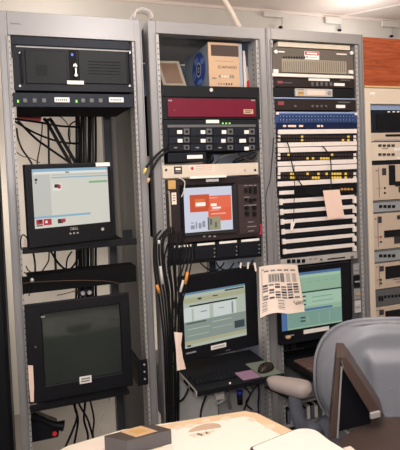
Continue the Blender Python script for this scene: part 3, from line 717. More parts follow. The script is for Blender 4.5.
def drawer(u, x0, x1, z, yf, side_silver=True):
    cx = u.cx; rz = u.root.location
    L = lambda X, Y, Z: (X-cx, Y-rz.y, Z-rz.z)
    m = MB(); m.box(x0-cx, x1-cx, yf-rz.y, .10-rz.y, z-.022-rz.z, z-rz.z, BLK); tr = m.build('keyboard_drawer', u.root, .003)
    if side_silver:
        s = MB(); s.box(x0-cx-.004, x0-cx-.0005, yf+.004-rz.y, .08-rz.y, z-.024-rz.z, z-.001-rz.z, SILV)
        s.box(x0-cx-.006, x0-cx-.0042, yf+.03-rz.y, yf+.075-rz.y, z-.018-rz.z, z-.007-rz.z, HOLE); s.box(x0-cx-.006, x0-cx-.0042, yf+.10-rz.y, yf+.15-rz.y, z-.018-rz.z, z-.007-rz.z, HOLE)
        s.build('slide_rail', tr)
    return tr, L
zt = .657
tr, L = drawer(con2, .636, 1.018, zt, -.232)
kb = MB()
for r in range(5):
    for q in range(10):
        x = .652+q*.0178+(r%2)*.004; y = -.175+r*.0185
        a = L(x, y, zt); kb.box(a[0], a[0]+.015, a[1], a[1]+.0155, a[2]+.0005, a[2]+.006, BLK2)
kb.build('keyboard', tr)
a = L(.877, -.222, zt); m = MB(); m.box(a[0]-.040, a[0]+.038, a[1]+.004, a[1]+.09, a[2]+.0004, a[2]+.0016, MAUVE); o = m.build('card', None, loc=None)
o.location = o.location+con2.root.location; o.name = 'printed_card'; tag(o, 'mauve printed card lying on the middle console drawer beside the mouse', 'card')
a = L(.966, -.12, zt); m = MB(); m.box(a[0]-.047, a[0]+.047, a[1]-.10, a[1]+.06, a[2]+.0004, a[2]+.0012, GREENP); o = m.build('mouse_mat', None); o.location = o.location+con2.root.location; o.name = 'mouse_mat'; tag(o, 'grey green mat under the mouse on the middle console drawer', 'mat')
t = thing('computer_mouse', 'glossy dark mouse on the grey green mat, middle console drawer', 'mouse', (.968, -.160, zt+.0016), math.radians(-62))
m = MB(); n = 16; rows_ = 7; vs = []
for j in range(rows_):
    ph = j/(rows_-1)*PI/2
    for i in range(n):
        tt = 2*PI*i/n; vs.append((.027*math.cos(tt)*math.cos(ph)**.6, .047*math.sin(tt)*math.cos(ph)**.6, .028*math.sin(ph)))
fs = [(j*n+i, j*n+(i+1)%n, (j+1)*n+(i+1)%n, (j+1)*n+i) for j in range(rows_-1) for i in range(n)]+[list(range(n))[::-1]]
m.add(vs, fs, mat('mouse_gloss', (44, 36, 34), .22, var=.05), True); m.build('shell', t)
MB().cyl((-.003, .03, .021), (.003, .03, .021), .006, DECKG, 10).build('wheel', t)
m = MB().ball((0, 0, 0), .0045, .0045, .0045, WHITE, 10, 7); o = m.build('drawer_catch', con2.root); o.location = L(.775, -.226, zt+.004)

# lower space of the middle rack: pale desktop cases, wiring
t = thing('desktop_computer', 'pale grey computer case low in the middle rack, left of two', 'computer', (.735, .10, .345), 0)
MB().box(-.11, .11, .012, .42, 0, .235, PCG).build('case', t, .004); fp = MB().box(-.112, .112, 0, .0115, 0, .235, PCG).build('front_panel', t, .004)
MB().box(.02, .095, -.0015, -.0002, .17, .20, DECKG).build('drive_slot', t); MB().cyl((.07, 0, .14), (.07, -.004, .14), .008, DECKG, 14).build('power_button', t)
t = thing('desktop_computer', 'pale grey computer case low in the middle rack, right of two', 'computer', (.96, .12, .345), 0)
MB().box(-.10, .10, .012, .42, 0, .21, PCG).build('case', t, .004); MB().box(-.102, .102, 0, .0115, 0, .21, DECKG).build('front_panel', t, .004)
MB().box(-.08, .08, -.0015, -.0002, .15, .18, DECKD).build('drive_slot', t); MB().cyl((.07, 0, .12), (.07, -.004, .12), .008, DECKD, 14).build('power_button', t)
tag(B(.632, 1.07, .085, .60, .330, .344, GREYD).build('rack_shelf'), 'grey shelf low in the middle rack under the pale computers', 'shelf')
m = MB(); P = [atY(x, y, .055) for x, y in ((215,390),(224,389),(224.5,399),(216,400))]; m.prismY([(p.x, p.z) for p in P], .055, .075, WHITE)
tag(m.build('white_adaptor'), 'white boxy adaptor hanging below the middle console drawer', 'adaptor')
t = thing('monitor_plug', 'black cable plug with a blue end below the middle console drawer', 'plug', tuple(atY(240, 404, .06)))
MB().cyl((0, 0, 0), (0, 0, .045), .013, BLK, 12).build('plug_body', t); MB().cyl((0, 0, .0455), (0, 0, .062), .015, BLUEC, 12).build('blue_collar', t)
Cd = 'black leads hanging below the middle console drawer'
for pts, r, m, lab in (([(190,384,-.05),(187,392,-.03),(183,399,.0),(177,402,.02),(173.5,400,.03)], .004, CABLE, 'black lead looping left from the side of the middle console drawer'),
                       ([(206,396,-.1),(203,404,-.06),(201,412,-.02),(200,425,.02)], .0042, CABLE, 'black lead hanging from the front left corner of the middle console drawer'),
                       ([(228,392,.02),(228,400,.03),(230,408,.05)], .008, CABLEG, 'thick grey lead below the middle console drawer'),
                       ([(243,386,.05),(250,394,.03),(246,403,.03),(252,410,.05)], .0038, CABLE, 'left of two crossing black leads near the blue plug'),
                       ([(258,384,.08),(252,392,.05),(248,400,.05),(244,410,.08)], .0038, CABLE, 'right of two crossing black leads near the blue plug'),
                       ([(258,384,.06),(259,392,.05),(258,404,.05),(259,416,.06)], .003, CABLE, 'thin black lead beside the rack post below the middle console drawer')):
    cable('cable', pxl(pts), r, m, lab)
m = MB(); P = atY(222, 401, .05)
m.tube([(P.x-.03, P.y, P.z-.01), (P.x, P.y-.01, P.z+.004), (P.x+.03, P.y, P.z+.016)], .006, SILV); tag(m.build('metal_plug'), 'shiny metal plug end lying above the pale computers', 'plug')

# big cable bundle on the left of the middle rack
rng = random.Random(11)
Cg = 'black cable bundle down the left side of the middle rack'
bundle = []
for i in (0, 2, 4, 6, 7, 8, 10, 11, 13, 14, 16, 17, 18, 20, 22):
    t_ = i/22; j = lambda k: rng.uniform(-k, k)
    xs = 158+t_*34; ytop = 226+j(3)+8*abs(t_-.35)
    if i < 8:
        Y = -.120-.010*len(bundle)
        pts = [(xs+3, ytop+2, Y+.010), (xs-1, ytop+7, Y), (154+i*1.25, 245, Y), (154.5+i*1.5, 270, Y), (159.5+i*1.4, 300, Y), (164+i*1.0, 340, Y), (165.5+i*.9, 380, Y), (167+i*.8, 425, Y)]
    elif i < 18:
        k = i-8; Y = -.082-.009*(k % 4)
        pts = [(xs, ytop+2, Y), (xs-.5, ytop+9, Y), (164+k*1.9, 262, Y), (169+k*1.25, 290, Y), (170+k*1.0, 320, Y), (169+k*1.05, 360, Y), (170+k*.95+j(.4), 395, Y), (170.5+k*.9, 425, Y)]
    else:
        k = i-18; Y = -.174-.010*(k//2 % 3)
        pts = [(xs, ytop+14, Y+.05), (xs+.5, 255, Y), (181+k*2, 275, Y), (175+k*2, 300, Y), (171+k*2, 325, Y), (169+k*1.7, 352, Y)]
    pts3 = pxl(pts)
    if i < 18: pts3.append(Vector((pts3[-1].x, pts3[-1].y, .2))); pts3.append(Vector((pts3[-1].x, pts3[-1].y, .012)))
    bundle.append(cable('cable', pts3, rng.choice((.0030, .0034, .0038)), CABLE, 'black cable in the thick bundle at the left of the middle rack', Cg, sub=4))
def sleeve(ci, x0, y0, x1, y1, Y, r, m, name):
    o = bundle[ci]; mb = MB().cyl(atY(x0, y0, Y), atY(x1, y1, Y), r, m, 10); c = mb.build(name, o, loc=-o.location); return c
sleeve(1, 156.6, 285, 159.4, 293, -.130, .0062, ORANGE, 'marker_sleeve')['label'] = 'orange marker sleeve'
sleeve(14, 187.5, 272, 185.2, 284, -.194, .0060, ORANGE, 'marker_sleeve')['label'] = 'orange marker sleeve'
sleeve(2, 158.9, 240, 158.9, 244, -.140, .0056, CABLEW, 'marker_sleeve')['label'] = 'white marker sleeve'
sleeve(2, 160.3, 266, 162.6, 284, -.140, .0052, CABLEW, 'marker_sleeve')['label'] = 'white marker sleeve'
sleeve(13, 183.5, 280, 180.2, 292, -.184, .0052, CABLEW, 'marker_sleeve')['label'] = 'white marker sleeve'
# two leads with bright tips over the left post
for pts, tip, m, lab in (([(168,146,-.028),(160,152,-.034),(152,160,-.04),(146,168,-.04)], [(146,168,-.04),(143.5,174,-.04)], YELLOW, 'black lead with a pale yellow tip hanging over the left post of the middle rack'),
                         ([(168,151,-.028),(160,157,-.040),(153,168,-.045),(149,178,-.045)], [(149,178,-.045),(147.3,183,-.045)], TAN, 'black lead with a tan tip hanging over the left post of the middle rack')):
    t = thing('test_lead', lab, 'lead', tuple(atY(*pts[0])))
    q = lambda P: [p-t.location for p in pxl(P)]
    MB().tube(q(pts), .005, CABLE).build('wire', t); a, b = q(tip); MB().cyl(a, b, .0058, m, 10).build('tip', t)
# folded cream paper left of the console screen
P = [atY(x, y, -.206) for x, y in ((174,332),(182.5,333),(181,345),(183,358),(186,369),(177,370.5),(176,350))]
m = MB(); m.prismY([(p.x, p.z) for p in P], -.206, -.204, PAPERP); P2 = [atY(x, y, -.2085) for x, y in ((174,332),(178,332.5),(178,350),(180,370),(177,370.5),(176,350))]
m.prismY([(p.x, p.z) for p in P2], -.210, -.2080, PAPER); tag(m.build('hanging_paper'), 'folded cream paper hanging left of the lit console screen, middle rack', 'paper')

# ================================================================== RIGHT RACK
u = Unit('blank_panel', 'tan blank panel at the very top of the right rack', 'panel', 278, 350, 43.4, 48.5, CREAM, Yf=.0095, depth=.05, chassis=CREAM)
u = Unit('amplifier', 'grey vented amplifier with a red and white warning sticker, right rack', 'amplifier', 272.5, 353, 49, 74, OLIVED, Yf=-.012, depth=.42)
g = u.put(MB(), 281.5, 60, 346, 73, OLIVE, .003)
for q in range(30): u.put(g, 283+q*2.1, 61.5, 283.5+q*2.1, 72, OLIVED, .0035, -.0028)
g.build('grille', u.root)
m = MB()
for q in range(9): u.put(m, 283+q*2.6, 56.5, 284.4+q*2.6, 58.5, BLK2, .002)
m.build('vent_slots', u.root)
k = MB()
for x, y in ((275.3,52),(350.8,53.2)): a, c = u.xz(x, y); MB().cyl((a, -.0003, c), (a, -.008, c), .0085, WHITE, 14).build('round_cap', u.root)
for x, y in ((275,71.5),(350,72.3)): a, c = u.xz(x, y); MB().box(a-.012, a+.012, -.010, -.0003, c-.008, c+.008, STRIP).build('corner_block', u.root)
s = u.put(MB(), 304.5, 51.5, 319, 59.6, WHITE, .0012).build('warning_sticker', u.root)
r = MB(); u.put(r, 304.9, 51.9, 318.6, 55.3, mat('warning_red', (170, 40, 48), .5, var=.04), .0016, -.0013); r.build('red_band', s)
r = MB(); u.put(r, 306.5, 52.8, 317, 54.4, WHITE, .0020, -.0017); u.put(r, 306, 56.4, 308, 57.6, INK, .0016, -.0013); u.put(r, 309, 57, 317, 57.8, INKL, .0016, -.0013); r.build('printing', s)
m = MB(); u.put(m, 278.5, 51.2, 284.5, 52.4, WHITE, .001); u.put(m, 336.5, 53.6, 346.5, 54.8, STRIP, .001); m.build('maker_badge', u.root)
u2 = Unit('ledge_shelf', 'white ledge under the grey vented amplifier, right rack', 'shelf', 272.5, 353.5, 74.2, 77.6, STRIP, Yf=-.020, depth=.2, chassis=STRIP)

u = Unit('audio_processor', 'brown black one-unit processor with two white labels right under the white ledge', 'rack unit', 274, 354.5, 77.8, 87.6, BRN, Yf=-.010, depth=.34)
u.part('name_label', 308.5, 77.9, 329.5, 80.9, WHITE, .0014); u.part('name_label', 334, 83.2, 344.5, 86, WHITE, .0014)
m = MB(); u.put(m, 277.5, 81, 283, 83.4, mat('dull_red_print', (140, 62, 70), .5, var=.03), .001); u.put(m, 284, 82.4, 292, 83.2, DECKD, .001); u.put(m, 340, 79.4, 350, 80.8, DECKD, .001); m.build('maker_badge', u.root)
for q in range(5): u.put(MB(), 311+q*4.6, 82.2, 313.4+q*4.6, 86, DECKD, .004).build('push_button', u.root, .001)
u = Unit('blank_panel', 'black panel behind the silver faced tuner, right rack', 'panel', 273.5, 354.5, 88, 97.4, BLK, Yf=-.008, depth=.2)
t = Unit('tuner', 'silver faced half width tuner with a pale display, right rack', 'tuner', 295.5, 332.5, 88.6, 96.6, SILV, Yf=-.020, depth=.0115, chassis=DECKG, body=True)
t.part('display', 307, 90.6, 325, 95, PAPERP, .001); 
m = MB(); t.put(m, 298, 91, 303.5, 95.6, YELN, .001); t.put(m, 298, 92.6, 303.5, 93.3, OLIVED, .0014, -.0011); t.put(m, 297, 89.2, 304, 90, INK, .001); m.build('speaker_grid', t.root)
a, c = t.xz(329.2, 92.8); MB().cyl((a, 0, c), (a, -.006, c), .009, DECKG, 14).build('knob', t.root)
u3 = Unit('metal_divider', 'pale blue metal strip above the lower brown black processor, right rack', 'strip', 274, 356, 97.7, 99.3, LTB, Yf=-.012, depth=.12, chassis=LTB)
u = Unit('audio_processor', 'brown black one-unit processor just above the blue patch bay', 'rack unit', 275, 355.5, 99.6, 110.4, BRN, Yf=-.010, depth=.34)
u.part('name_label', 336, 105, 345, 108, WHITE, .0014)
m = MB(); u.put(m, 278, 101.5, 284, 105, mat('dull_red_print', (0,0,0)), .001); u.put(m, 338, 101.6, 350, 103, DECKD, .001); m.build('maker_badge', u.root)
for x in (294.8, 312, 316.5, 321, 325.5): 
    a, c = u.xz(x, 106.3); MB().cyl((a, 0, c), (a, -.006, c), .006, DECKD, 10).build('knob', u.root)
u = Unit('patch_bay', 'bright blue patch bay with two rows of jacks, right rack', 'patch bay', 275.5, 357, 111.6, 122.8, BLUEP, Yf=-.010, depth=.2, chassis=BLUED)
m = MB(); u.put(m, 278, 112, 355, 113.6, LTB, .002); m.build('pale_edge', u.root)
jb = MB()
for r in range(2):
    for q in range(24):
        a, c = u.xz(280+q*3.15, 116.4+r*3.6); jb.cyl((a, -.0003, c), (a, -.003, c), .0058, BLUED, 8); jb.cyl((a, -.003, c), (a, -.0036, c), .003, LTB, 6)
jb.build('jacks', u.root)
for x, y in ((276.8, 113.5), (355.5, 114)): a, c = u.xz(x, y); MB().box(a-.006, a+.006, -.008, -.0003, c-.006, c+.006, STRIP).build('corner_block', u.root)
u = Unit('patch_bay', 'dark navy patch bay with faint pale lettering, under the bright blue one', 'patch bay', 276, 357, 123.0, 128.8, BLUED, Yf=-.009, depth=.2, chassis=BLUED)
m = MB()
for a, b in ((283, 286), (288, 296), (299, 303), (317, 320), (321, 323)): u.put(m, a, 125, b, 127, PAPERP, .001)
m.build('lettering', u.root)

# three production switchers with lit buttons
def switcher(yt, yb, lit, lab, xl=276.6, xr=357):
    u = Unit('video_switcher', lab, 'switcher', xl, xr, yt, yb, BLK2, Yf=-.010, depth=.32, group='switchers with yellow lit buttons')
    h = yb-yt
    t_ = u.put(MB(), xl+1, yt+.1, xr-.6, yt+h*.27, STRIP, .005).build('upper_strip', u.root, .001)
    b_ = u.put(MB(), xl+.6, yb-h*.25, xr-.6, yb-.15, STRIP, .005).build('lower_strip', u.root, .001)
    for x in (xl+2.2, xr-2.5): 
        for yy in (yt+h*.36, yt+h*.56): u.put(MB(), x-1.2, yy, x+1.2, yy+h*.14, STRIP, .004).build('end_block', u.root)
    n = 26
    for r in range(2):
        for q in range(n):
            x = xl+6.2+q*(xr-xl-12.4)/(n-1); y = yt+h*(.37+.20*r)
            on = (r, q) in lit
            u.put(MB(), x-.8, y+.15, x+.8, y+h*.125, LEDY if on else KEY, .0055).build('lit_button' if on else 'button', u.root)
    return u
switcher(129.2, 146.4, {(0,7),(1,7),(1,22),(1,24),(0,24)}, 'uppermost of the three switchers with yellow buttons, three lit clusters')
switcher(146.8, 165.0, {(0,2),(1,9),(1,11),(1,14),(1,15),(1,16),(1,17),(0,18)}, 'middle of the three switchers with yellow buttons, a lit row at centre right')
switcher(165.4, 184.6, {(0,3),(1,3),(0,4),(1,4),(0,9),(1,11),(1,12),(0,13),(1,13),(0,18),(1,18),(0,19),(1,19),(0,20),(1,20),(0,21),(1,21),(0,23),(1,23),(0,16)}, 'lowest of the three switchers with yellow buttons, with the most buttons lit')
u = Unit('control_unit', 'black one-unit panel with amber connectors, under the three yellow lit switchers', 'rack unit', 277.5, 357, 185.2, 195.2, BLK, Yf=-.009, depth=.3)
u.part('label_strip', 279, 190.6, 294, 194.4, STRIP, .003)
for q in range(4):
    a, c = u.xz(341+q*3.3, 189.2); MB().cyl((a, -.0003, c), (a, -.010, c), .0058, mat('amber_connector', (206, 150, 84), .4, var=.06), 10).build('connector', u.root)
# white edged one-unit panels
names = ['first white edged distribution panel below the black panel with amber connectors', 'second white edged distribution panel, its middle hidden by the pale paper', 'third white edged distribution panel, crossed by the lower edge of the pale paper', 'fourth white edged distribution panel, just below the pale paper', 'fifth white edged distribution panel, second above the silver device', 'lowest white edged distribution panel, directly above the silver device']
ys = [195.8, 206.1, 216.0, 225.7, 235.4, 245.2, 255.2]
for k in range(6):
    yt, yb = ys[k], ys[k+1]-.4; xl = 278.6+k*.75
    u = Unit('distribution_panel', names[k], 'panel', xl, 356.5, yt, yb, BLK2, Yf=-.009, depth=.26, group='white edged distribution panels')
    u.put(MB(), xl+2, yt+.2+(yb-yt)*.1, 354, yt+(yb-yt)*.52, STRIP, .006).build('white_edge', u.root, .001)
    u.put(MB(), xl+.3, yt+(yb-yt)*.30, xl+3.3, yb-.8, STRIP, .008).build('end_block', u.root); u.put(MB(), 352.4, yt+(yb-yt)*.05, 355.6, yb-1.5, STRIP, .008).build('end_block', u.root)
    m = MB()
    for q in range(32): u.put(m, xl+6+q*2.05, yt+(yb-yt)*.62, xl+7+q*2.05, yb-(yb-yt)*.12, HOLE, .0012)
    m.build('slots', u.root)
u = Unit('disc_player', 'silver one-unit device with four black buttons and a slot, right rack', 'player', 280.5, 357.5, 255.4, 262.8, SILV, Yf=-.012, depth=.3, chassis=DECKG)
for q in range(4): a, c = u.xz(288.5+q*4.9, 261.2-q*.1); MB().box(a-.009, a+.009, -.005, -.0003, c-.0085, c+.0085, BLK).build('push_button', u.root, .002)
u.part('disc_slot', 327.5, 257.6, 345, 258.9, HOLE, .001); a, c = u.xz(321, 259.5); MB().cyl((a, 0, c), (a, -.005, c), .006, DECKD, 10).build('knob', u.root)
u.part('end_switch', 350.5, 255.8, 353.5, 261.5, DECKD, .003)
m = MB(); u.put(m, 309, 258.6, 312, 259.6, INK, .001); u.put(m, 313.5, 258.4, 317, 259.4, INK, .001); m.build('printing', u.root)
# pale paper with tape in front
P = [atY(x, y, -.030) for x, y in ((322.5,190.5),(339,189.5),(344,217),(327.5,219.5))]
m = MB(); m.prismY([(p.x, p.z) for p in P], -.034, -.033, PAPERP); tag(m.build('hanging_paper'), 'pale blank paper taped over the white edged panels, right rack', 'paper')
for pts, r, m, lab in (([(277,137,-.02),(287,142,-.024),(291,158,-.026),(294,172,-.028),(301,184,-.028),(311,194,-.028),(322,195.5,-.028),(330,190,-.028),(331,176,-.028),(330.5,160,-.026),(326,150,-.024),(322,146,-.02)], .0028, CABLE, 'black cable looping in a big U over the yellow lit switchers'),
                       ([(294,165,-.0345),(294.5,185,-.0345),(294,205,-.0345),(293.5,222,-.0345)], .0016, CABLE, 'thin black cord hanging plumb to the small white tag'),
                       ([(273.5,138,-.012),(272,160,-.016),(270,180,-.016),(266,196,-.016),(266.5,225,-.016),(267.5,262,-.016)], .0018, CABLE, 'thin black cord running down the post between middle and right rack')):
    o = cable('cord', pxl(pts), r, m, lab)
    if 'white tag' in lab:
        P = [atY(x, y, -.0345) for x, y in ((291,222),(294,219.5),(295.5,222),(293,229),(290.5,231))]
        m = MB(); m.prismY([(p.x, p.z) for p in P], -.0345, -.033, WHITE); m.build('tag', o, loc=-o.location)['label'] = 'small white tag'

# printed sheet on the post: curved
def grid_sheet(name, corner_fn, nu, nv, m, thick=.0006):
    vs = []; 
    for j in range(nv+1):
        for i in range(nu+1): vs.append(corner_fn(i/nu, j/nv))
    N = len(vs); vs2 = [(x, y+thick, z) for x, y, z in vs]
    fs = [(j*(nu+1)+i, (j+1)*(nu+1)+i, (j+1)*(nu+1)+i+1, j*(nu+1)+i+1) for j in range(nv) for i in range(nu)]
    fs2 = [tuple(N+k for k in f[::-1]) for f in fs]
    mb = MB(); mb.add(vs+vs2, fs+fs2, m, True); return mb
TLc = (259.0, 267.0); TRc = (297.3, 265.0); BRc = (304.8, 309.0); BLc = (260.3, 318.0)
def sheet(uu, vv, d=0):
    xt = TLc[0]+(TRc[0]-TLc[0])*uu; yt = TLc[1]+(TRc[1]-TLc[1])*uu+1.5*(2*uu-1)**2-1.5
    xb = BLc[0]+(BRc[0]-BLc[0])*uu; yb = BLc[1]+(BRc[1]-BLc[1])*uu-3*math.sin(PI*min(uu*1.6, 1))+ (2.5*uu)
    x = xt+(xb-xt)*vv; y = yt+(yb-yt)*vv
    Y = -.050-.030*math.sin(PI*uu)*(.4+.6*vv)-.045*vv*vv
    p = atY(x, y, Y-d); return (p.x, p.y, p.z)
o0 = grid_sheet('s', sheet, 14, 14, PAPER).build('printed_sheet')
tag(o0, 'cream sheet printed with a grid, taped to the post between middle and right racks', 'sheet')
m = MB()
def blk(u0, v0, u1, v1, mm, n=3):
    vs = []
    for j in range(n+1):
        for i in range(n+1): vs.append(sheet(u0+(u1-u0)*i/n, v0+(v1-v0)*j/n, .0009))
    m.add(vs, [(j*(n+1)+i, (j+1)*(n+1)+i, (j+1)*(n+1)+i+1, j*(n+1)+i+1) for j in range(n) for i in range(n)], mm, True)
blk(.22, .18, .50, .36, INKL); blk(.05, .06, .12, .10, INKL)
for q in range(5): blk(.12+.17*q, .10, .24+.17*q, .13, INK, 2)
for q in range(4): blk(.25+.07*q, .20, .29+.07*q, .34, INK, 2)
for r in range(6):
    for q in range(6):
        if (r*7+q*3) % 11 < 9: blk(.08+.148*q, .39+.054*r, .20+.148*q, .428+.054*r, INK if (r+q) % 3 else INKD, 2)
for q in range(3): blk(.52+.15*q, .18, .62+.15*q, .36, INKL if q else INK, 2)
for r in range(6):
    for q in range(2): blk(.06+.36*q, .73+.035*r, .17+.40*q, .748+.035*r, INKL if r % 2 else INK, 2)
blk(.05, .02, .055, .95, INKL, 4); blk(.06, .12, .075, .68, INKL, 4)
m2 = m.build('printing', o0, loc=-o0.location)
# handwriting
tp = Vector(sheet(.82, .80, .002)); text('handwriting', 'TLSales', .026, INKD, o0, tp-o0.location, (PI/2-.15, math.radians(-4), 0), depth=.0002)
# console 3
u, (sx0, sx1, sz0, sz1) = console(2, (278.5, 351, 265.4, 340), (281.5, 271.5, 342, 327), None, None, 'fold-out console with a lit pale green screen, right rack')
sc = MB(); gA = screen_mat('gr_green', (158, 192, 164), .85); gB = screen_mat('gr_pale', (172, 204, 180), .9); gC = screen_mat('gr_teal', (136, 172, 158), .8); gD = screen_mat('gr_dark', (66, 84, 92), .4); gE = screen_mat('gr_blue', (92, 128, 178), .75)
sr2(sc, 0, 0, 1, 1, gA, .0001); sr2(sc, 0, 0, 1, .045, gE); sr2(sc, 0, .05, .09, 1, gE, .0003); sr2(sc, .10, .06, .99, .10, gB); sr2(sc, .10, .35, 1, .375, gD, .0006); sr2(sc, .10, .38, 1, .62, gB); sr2(sc, .38, .66, .84, .70, gE, .0006); sr2(sc, .10, .66, .38, .70, gE, .0006); sr2(sc, .10, .71, 1, .97, gC, .0005)
for q in range(4): sr2(sc, .42+.14*q, .18, .50+.14*q, .19, gC, .0006)
for q, (x, y) in enumerate(((.32,.42),(.32,.50),(.32,.57),(.3,.80),(.3,.86))): sr2(sc, x, y, x+.08, y+.025, gD, .0007)
for q in range(3): sr2(sc, .42+.18*q, .76, .43+.18*q, .93, gA, .0007)
sr2(sc, .5, .46, .85, .475, gC, .0006); sr2(sc, .5, .54, .85, .555, gC, .0006)
sc.build('screen', u.root)
l = u.part('name_label', 303.5, 328, 329, 332, WHITE, .0012)
u.part('maker_badge', 285, 335, 294, 336.2, DECKG, .001); 
a, c = u.xz(288, 338); 
m = MB(); m.ball((a, -.004, c+.004), .014, .006, .008, TAN); m.build('latch', u.root)
zt3 = .618
tr, L = drawer(u, 1.150, 1.580, zt3, -.225, False)
kb = MB(); a0 = L(1.158, -.210, zt3); kb.box(a0[0], a0[0]+.30, a0[1], a0[1]+.165, a0[2]+.0004, a0[2]+.008, BRN)
for r in range(6):
    for q in range(15):
        kb.box(a0[0]+.006+q*.0193, a0[0]+.022+q*.0193, a0[1]+.006+r*.026, a0[1]+.0275+r*.026, a0[2]+.0085, a0[2]+.0145, mat('key_brown', (104, 82, 76), .5, var=.08))
kb.build('keyboard', tr)
# rail hardware right of console screen
for k, (y0, y1, mm, lab) in enumerate(((264, 274, DECKG, 'grey metal connector box on the right rail above the others, beside the green screen'), (276, 287, BLK2, 'black connector block on the right rail beside the green screen'), (289, 299, DECKG, 'grey connector plate with tan plugs beside the green screen'), (301, 312, PCG, 'pale connector plate low on the right rail beside the green screen'))):
    a = atY(353.2+k*.5, y0, -.006); b = atY(359.4+k*.6, y1, -.006)
    m = MB(); m.box(a.x, b.x, -.006, -.0005, b.z, a.z, mm); t = tag(m.build('connector_plate'), lab, 'connector', 'connector plates on the right rail')
    d = MB(); 
    for q in range(3): d.cyl((0+(-.010+.010*q), -.004, (a.z-b.z)/2), (0+(-.010+.010*q), -.009, (a.z-b.z)/2), .004, TAN if k == 2 else SILV, 8)
    d.build('plugs', t)
# bottom of the right rack: pale case and a row of tape cases
za = atY(312, 418.5, .06).z; zt_ = atY(312, 404.5, .06).z; xa = atY(287, 412, .06).x; xb_ = atY(341, 412, .06).x
tag(B(1.165, 1.560, .05, .55, za-.013, za-.001, GREYD).build('rack_shelf'), 'grey shelf low in the right rack under the upright tape cases', 'shelf')
nt = 14; st_ = (xb_-xa)/nt
for k in range(nt):
    x = xa+k*st_; hh = zt_-za-.004*((k*5) % 3)
    m = MB(); m.box(x, x+st_-.0015, .06, .16, za, za+hh, BLK2 if k % 2 == 0 else PCG); o = m.build('tape_case', None, .0015)
    s_ = MB(); s_.box(-st_*.36, st_*.36, -.0515, -.0502, .004, hh-.004, WHITE if k % 2 == 1 else BLUEGREY); s_.build('spine_label', o)
    tag(o, ('dark' if k % 2 == 0 else 'pale')+' upright tape case, one of a row low in the right rack', 'tape case', ('dark' if k % 2 == 0 else 'pale')+' tape cases in the row')
t = thing('desktop_computer', 'grey computer case low in the right rack, above the row of tape cases', 'computer', (1.36, .08, zt_+.025), 0)
MB().box(-.19, .19, .012, .42, 0, .085, DECKG).build('case', t, .004); MB().box(-.192, .192, 0, .0115, 0, .085, DECKG).build('front_panel', t, .003); MB().box(-.15, -.03, -.0015, -.0002, .045, .065, DECKD).build('drive_slot', t)
tag(B(1.165, 1.560, .07, .55, zt_+.012, zt_+.0245, GREYD).build('rack_shelf'), 'grey shelf low in the right rack over the upright tape cases', 'shelf')
# ================================================================== CABINET AT THE RIGHT EDGE
CX0, CX1 = 1.6255, 2.215; CT = 1.872
cab = thing('equipment_cabinet', 'cream cabinet full of tape decks at the right edge of the photo', 'cabinet', (CX0, 0, 0))
W = CX1-CX0
MB().box(0, .032, -.010, .05, 0, CT, CREAM).build('front_post', cab, .003); MB().box(W-.032, W, -.010, .05, 0, CT, CREAM).build('front_post', cab, .003)
hd = MB(); hd.prismY([(.0325, CT-.078), (W-.0325, CT-.078), (W-.0325, CT), (.0325, CT)], -.008, .05, CREAM); hd.build('header', cab, .003)
MB().box(-.0005, W, -.014, .05, CT+.0005, CT+.010, TAN).build('top_edge', cab, .002)  # tan puts an orange reflection into the colour of the top bevel
MB().box(.02, .06, -.0095, -.0082, CT-.032, CT-.022, WHITE).build('name_plate', cab)
MB().box(.0, .012, .051, DEP, 0, CT, CREAM).build('side_panel', cab); MB().box(W-.012, W, .051, DEP, 0, CT, CREAM).build('side_panel', cab)
MB().box(.0125, W-.0125, DEP-.012, DEP, 0, CT, CREAM).build('rear_panel', cab); MB().box(.0125, W-.0125, .051, DEP-.0125, CT-.012, CT, CREAM).build('roof_panel', cab)
MB().box(.0325, W-.0325, -.004, .05, 0, .10, CREAM).build('plinth', cab)
t = thing('wood_panel', 'cherry wood panel above the cream cabinet of tape decks', 'panel', (1.6255, -.004, CT+.0115))
MB().box(0, .62, 0, .022, 0, 2.116-CT-.0115, WOOD).build('board', t, .002)
MB().box(.03, .60, .0225, .30, 0, .022, BROWND).build('support_rail', t)
DX0, DX1 = CX0+.034, CX1-.034
def deck(name, lab, cat, yt, yb, mm, Yf=-.004, group=None, depth=.32):
    """front read at x=386"""
    z1 = atY(386, yt, Yf).z-.0006; z0 = atY(386, yb, Yf).z+.0006
    u = Unit.__new__(Unit); u.Yf = Yf; u.X0, u.X1 = DX0, DX1; u.cx = (DX0+DX1)/2; u.w = DX1-DX0; u.Z0, u.Z1 = z0, z1; u.h = z1-z0
    u.root = thing(name, lab, cat, (u.cx, Yf, z0), 0, group)
    MB().box(-u.w/2, u.w/2, 0, .008, 0, u.h, mm).build('front_panel', u.root, .0015)
    MB().box(-u.w/2+.015, u.w/2-.015, .0085, depth, .001, u.h-.001, DECKD).build('chassis', u.root)
    return u
def px_(u, name, x0, y0, x1, y1, m, out=.002, parent=None):
    return u.put(MB(), x0, y0, x1, y1, m, out).build(name, parent or u.root)
def more(u, dx, w, z0f, z1f, m, name, out=.002):    # continues to the right, outside the photo's frame
    MB().box(dx, dx+w, -out, 0, u.h*z0f, u.h*z1f, m).build(name, u.root)
u = deck('blank_panel', 'pale blue-grey panel at the top of the cream cabinet opening', 'panel', 104.6, 110.2, LTB, Yf=.006)
u = deck('video_recorder', 'black fronted recorder with white marks, top of the cream cabinet', 'recorder', 110.8, 132, NAVY)
for a, b in ((387.5, 389.8), (392.5, 394.6), (396.8, 399)): px_(u, 'white_mark', a, 111.2, b, 112.4, WHITE)
px_(u, 'tape_flap', 376, 114, 440, 129, BLK, .003); 
u = deck('tape_deck', 'beige slim deck with a dark slot, under the black recorder', 'tape deck', 132.6, 141.4, DECK)
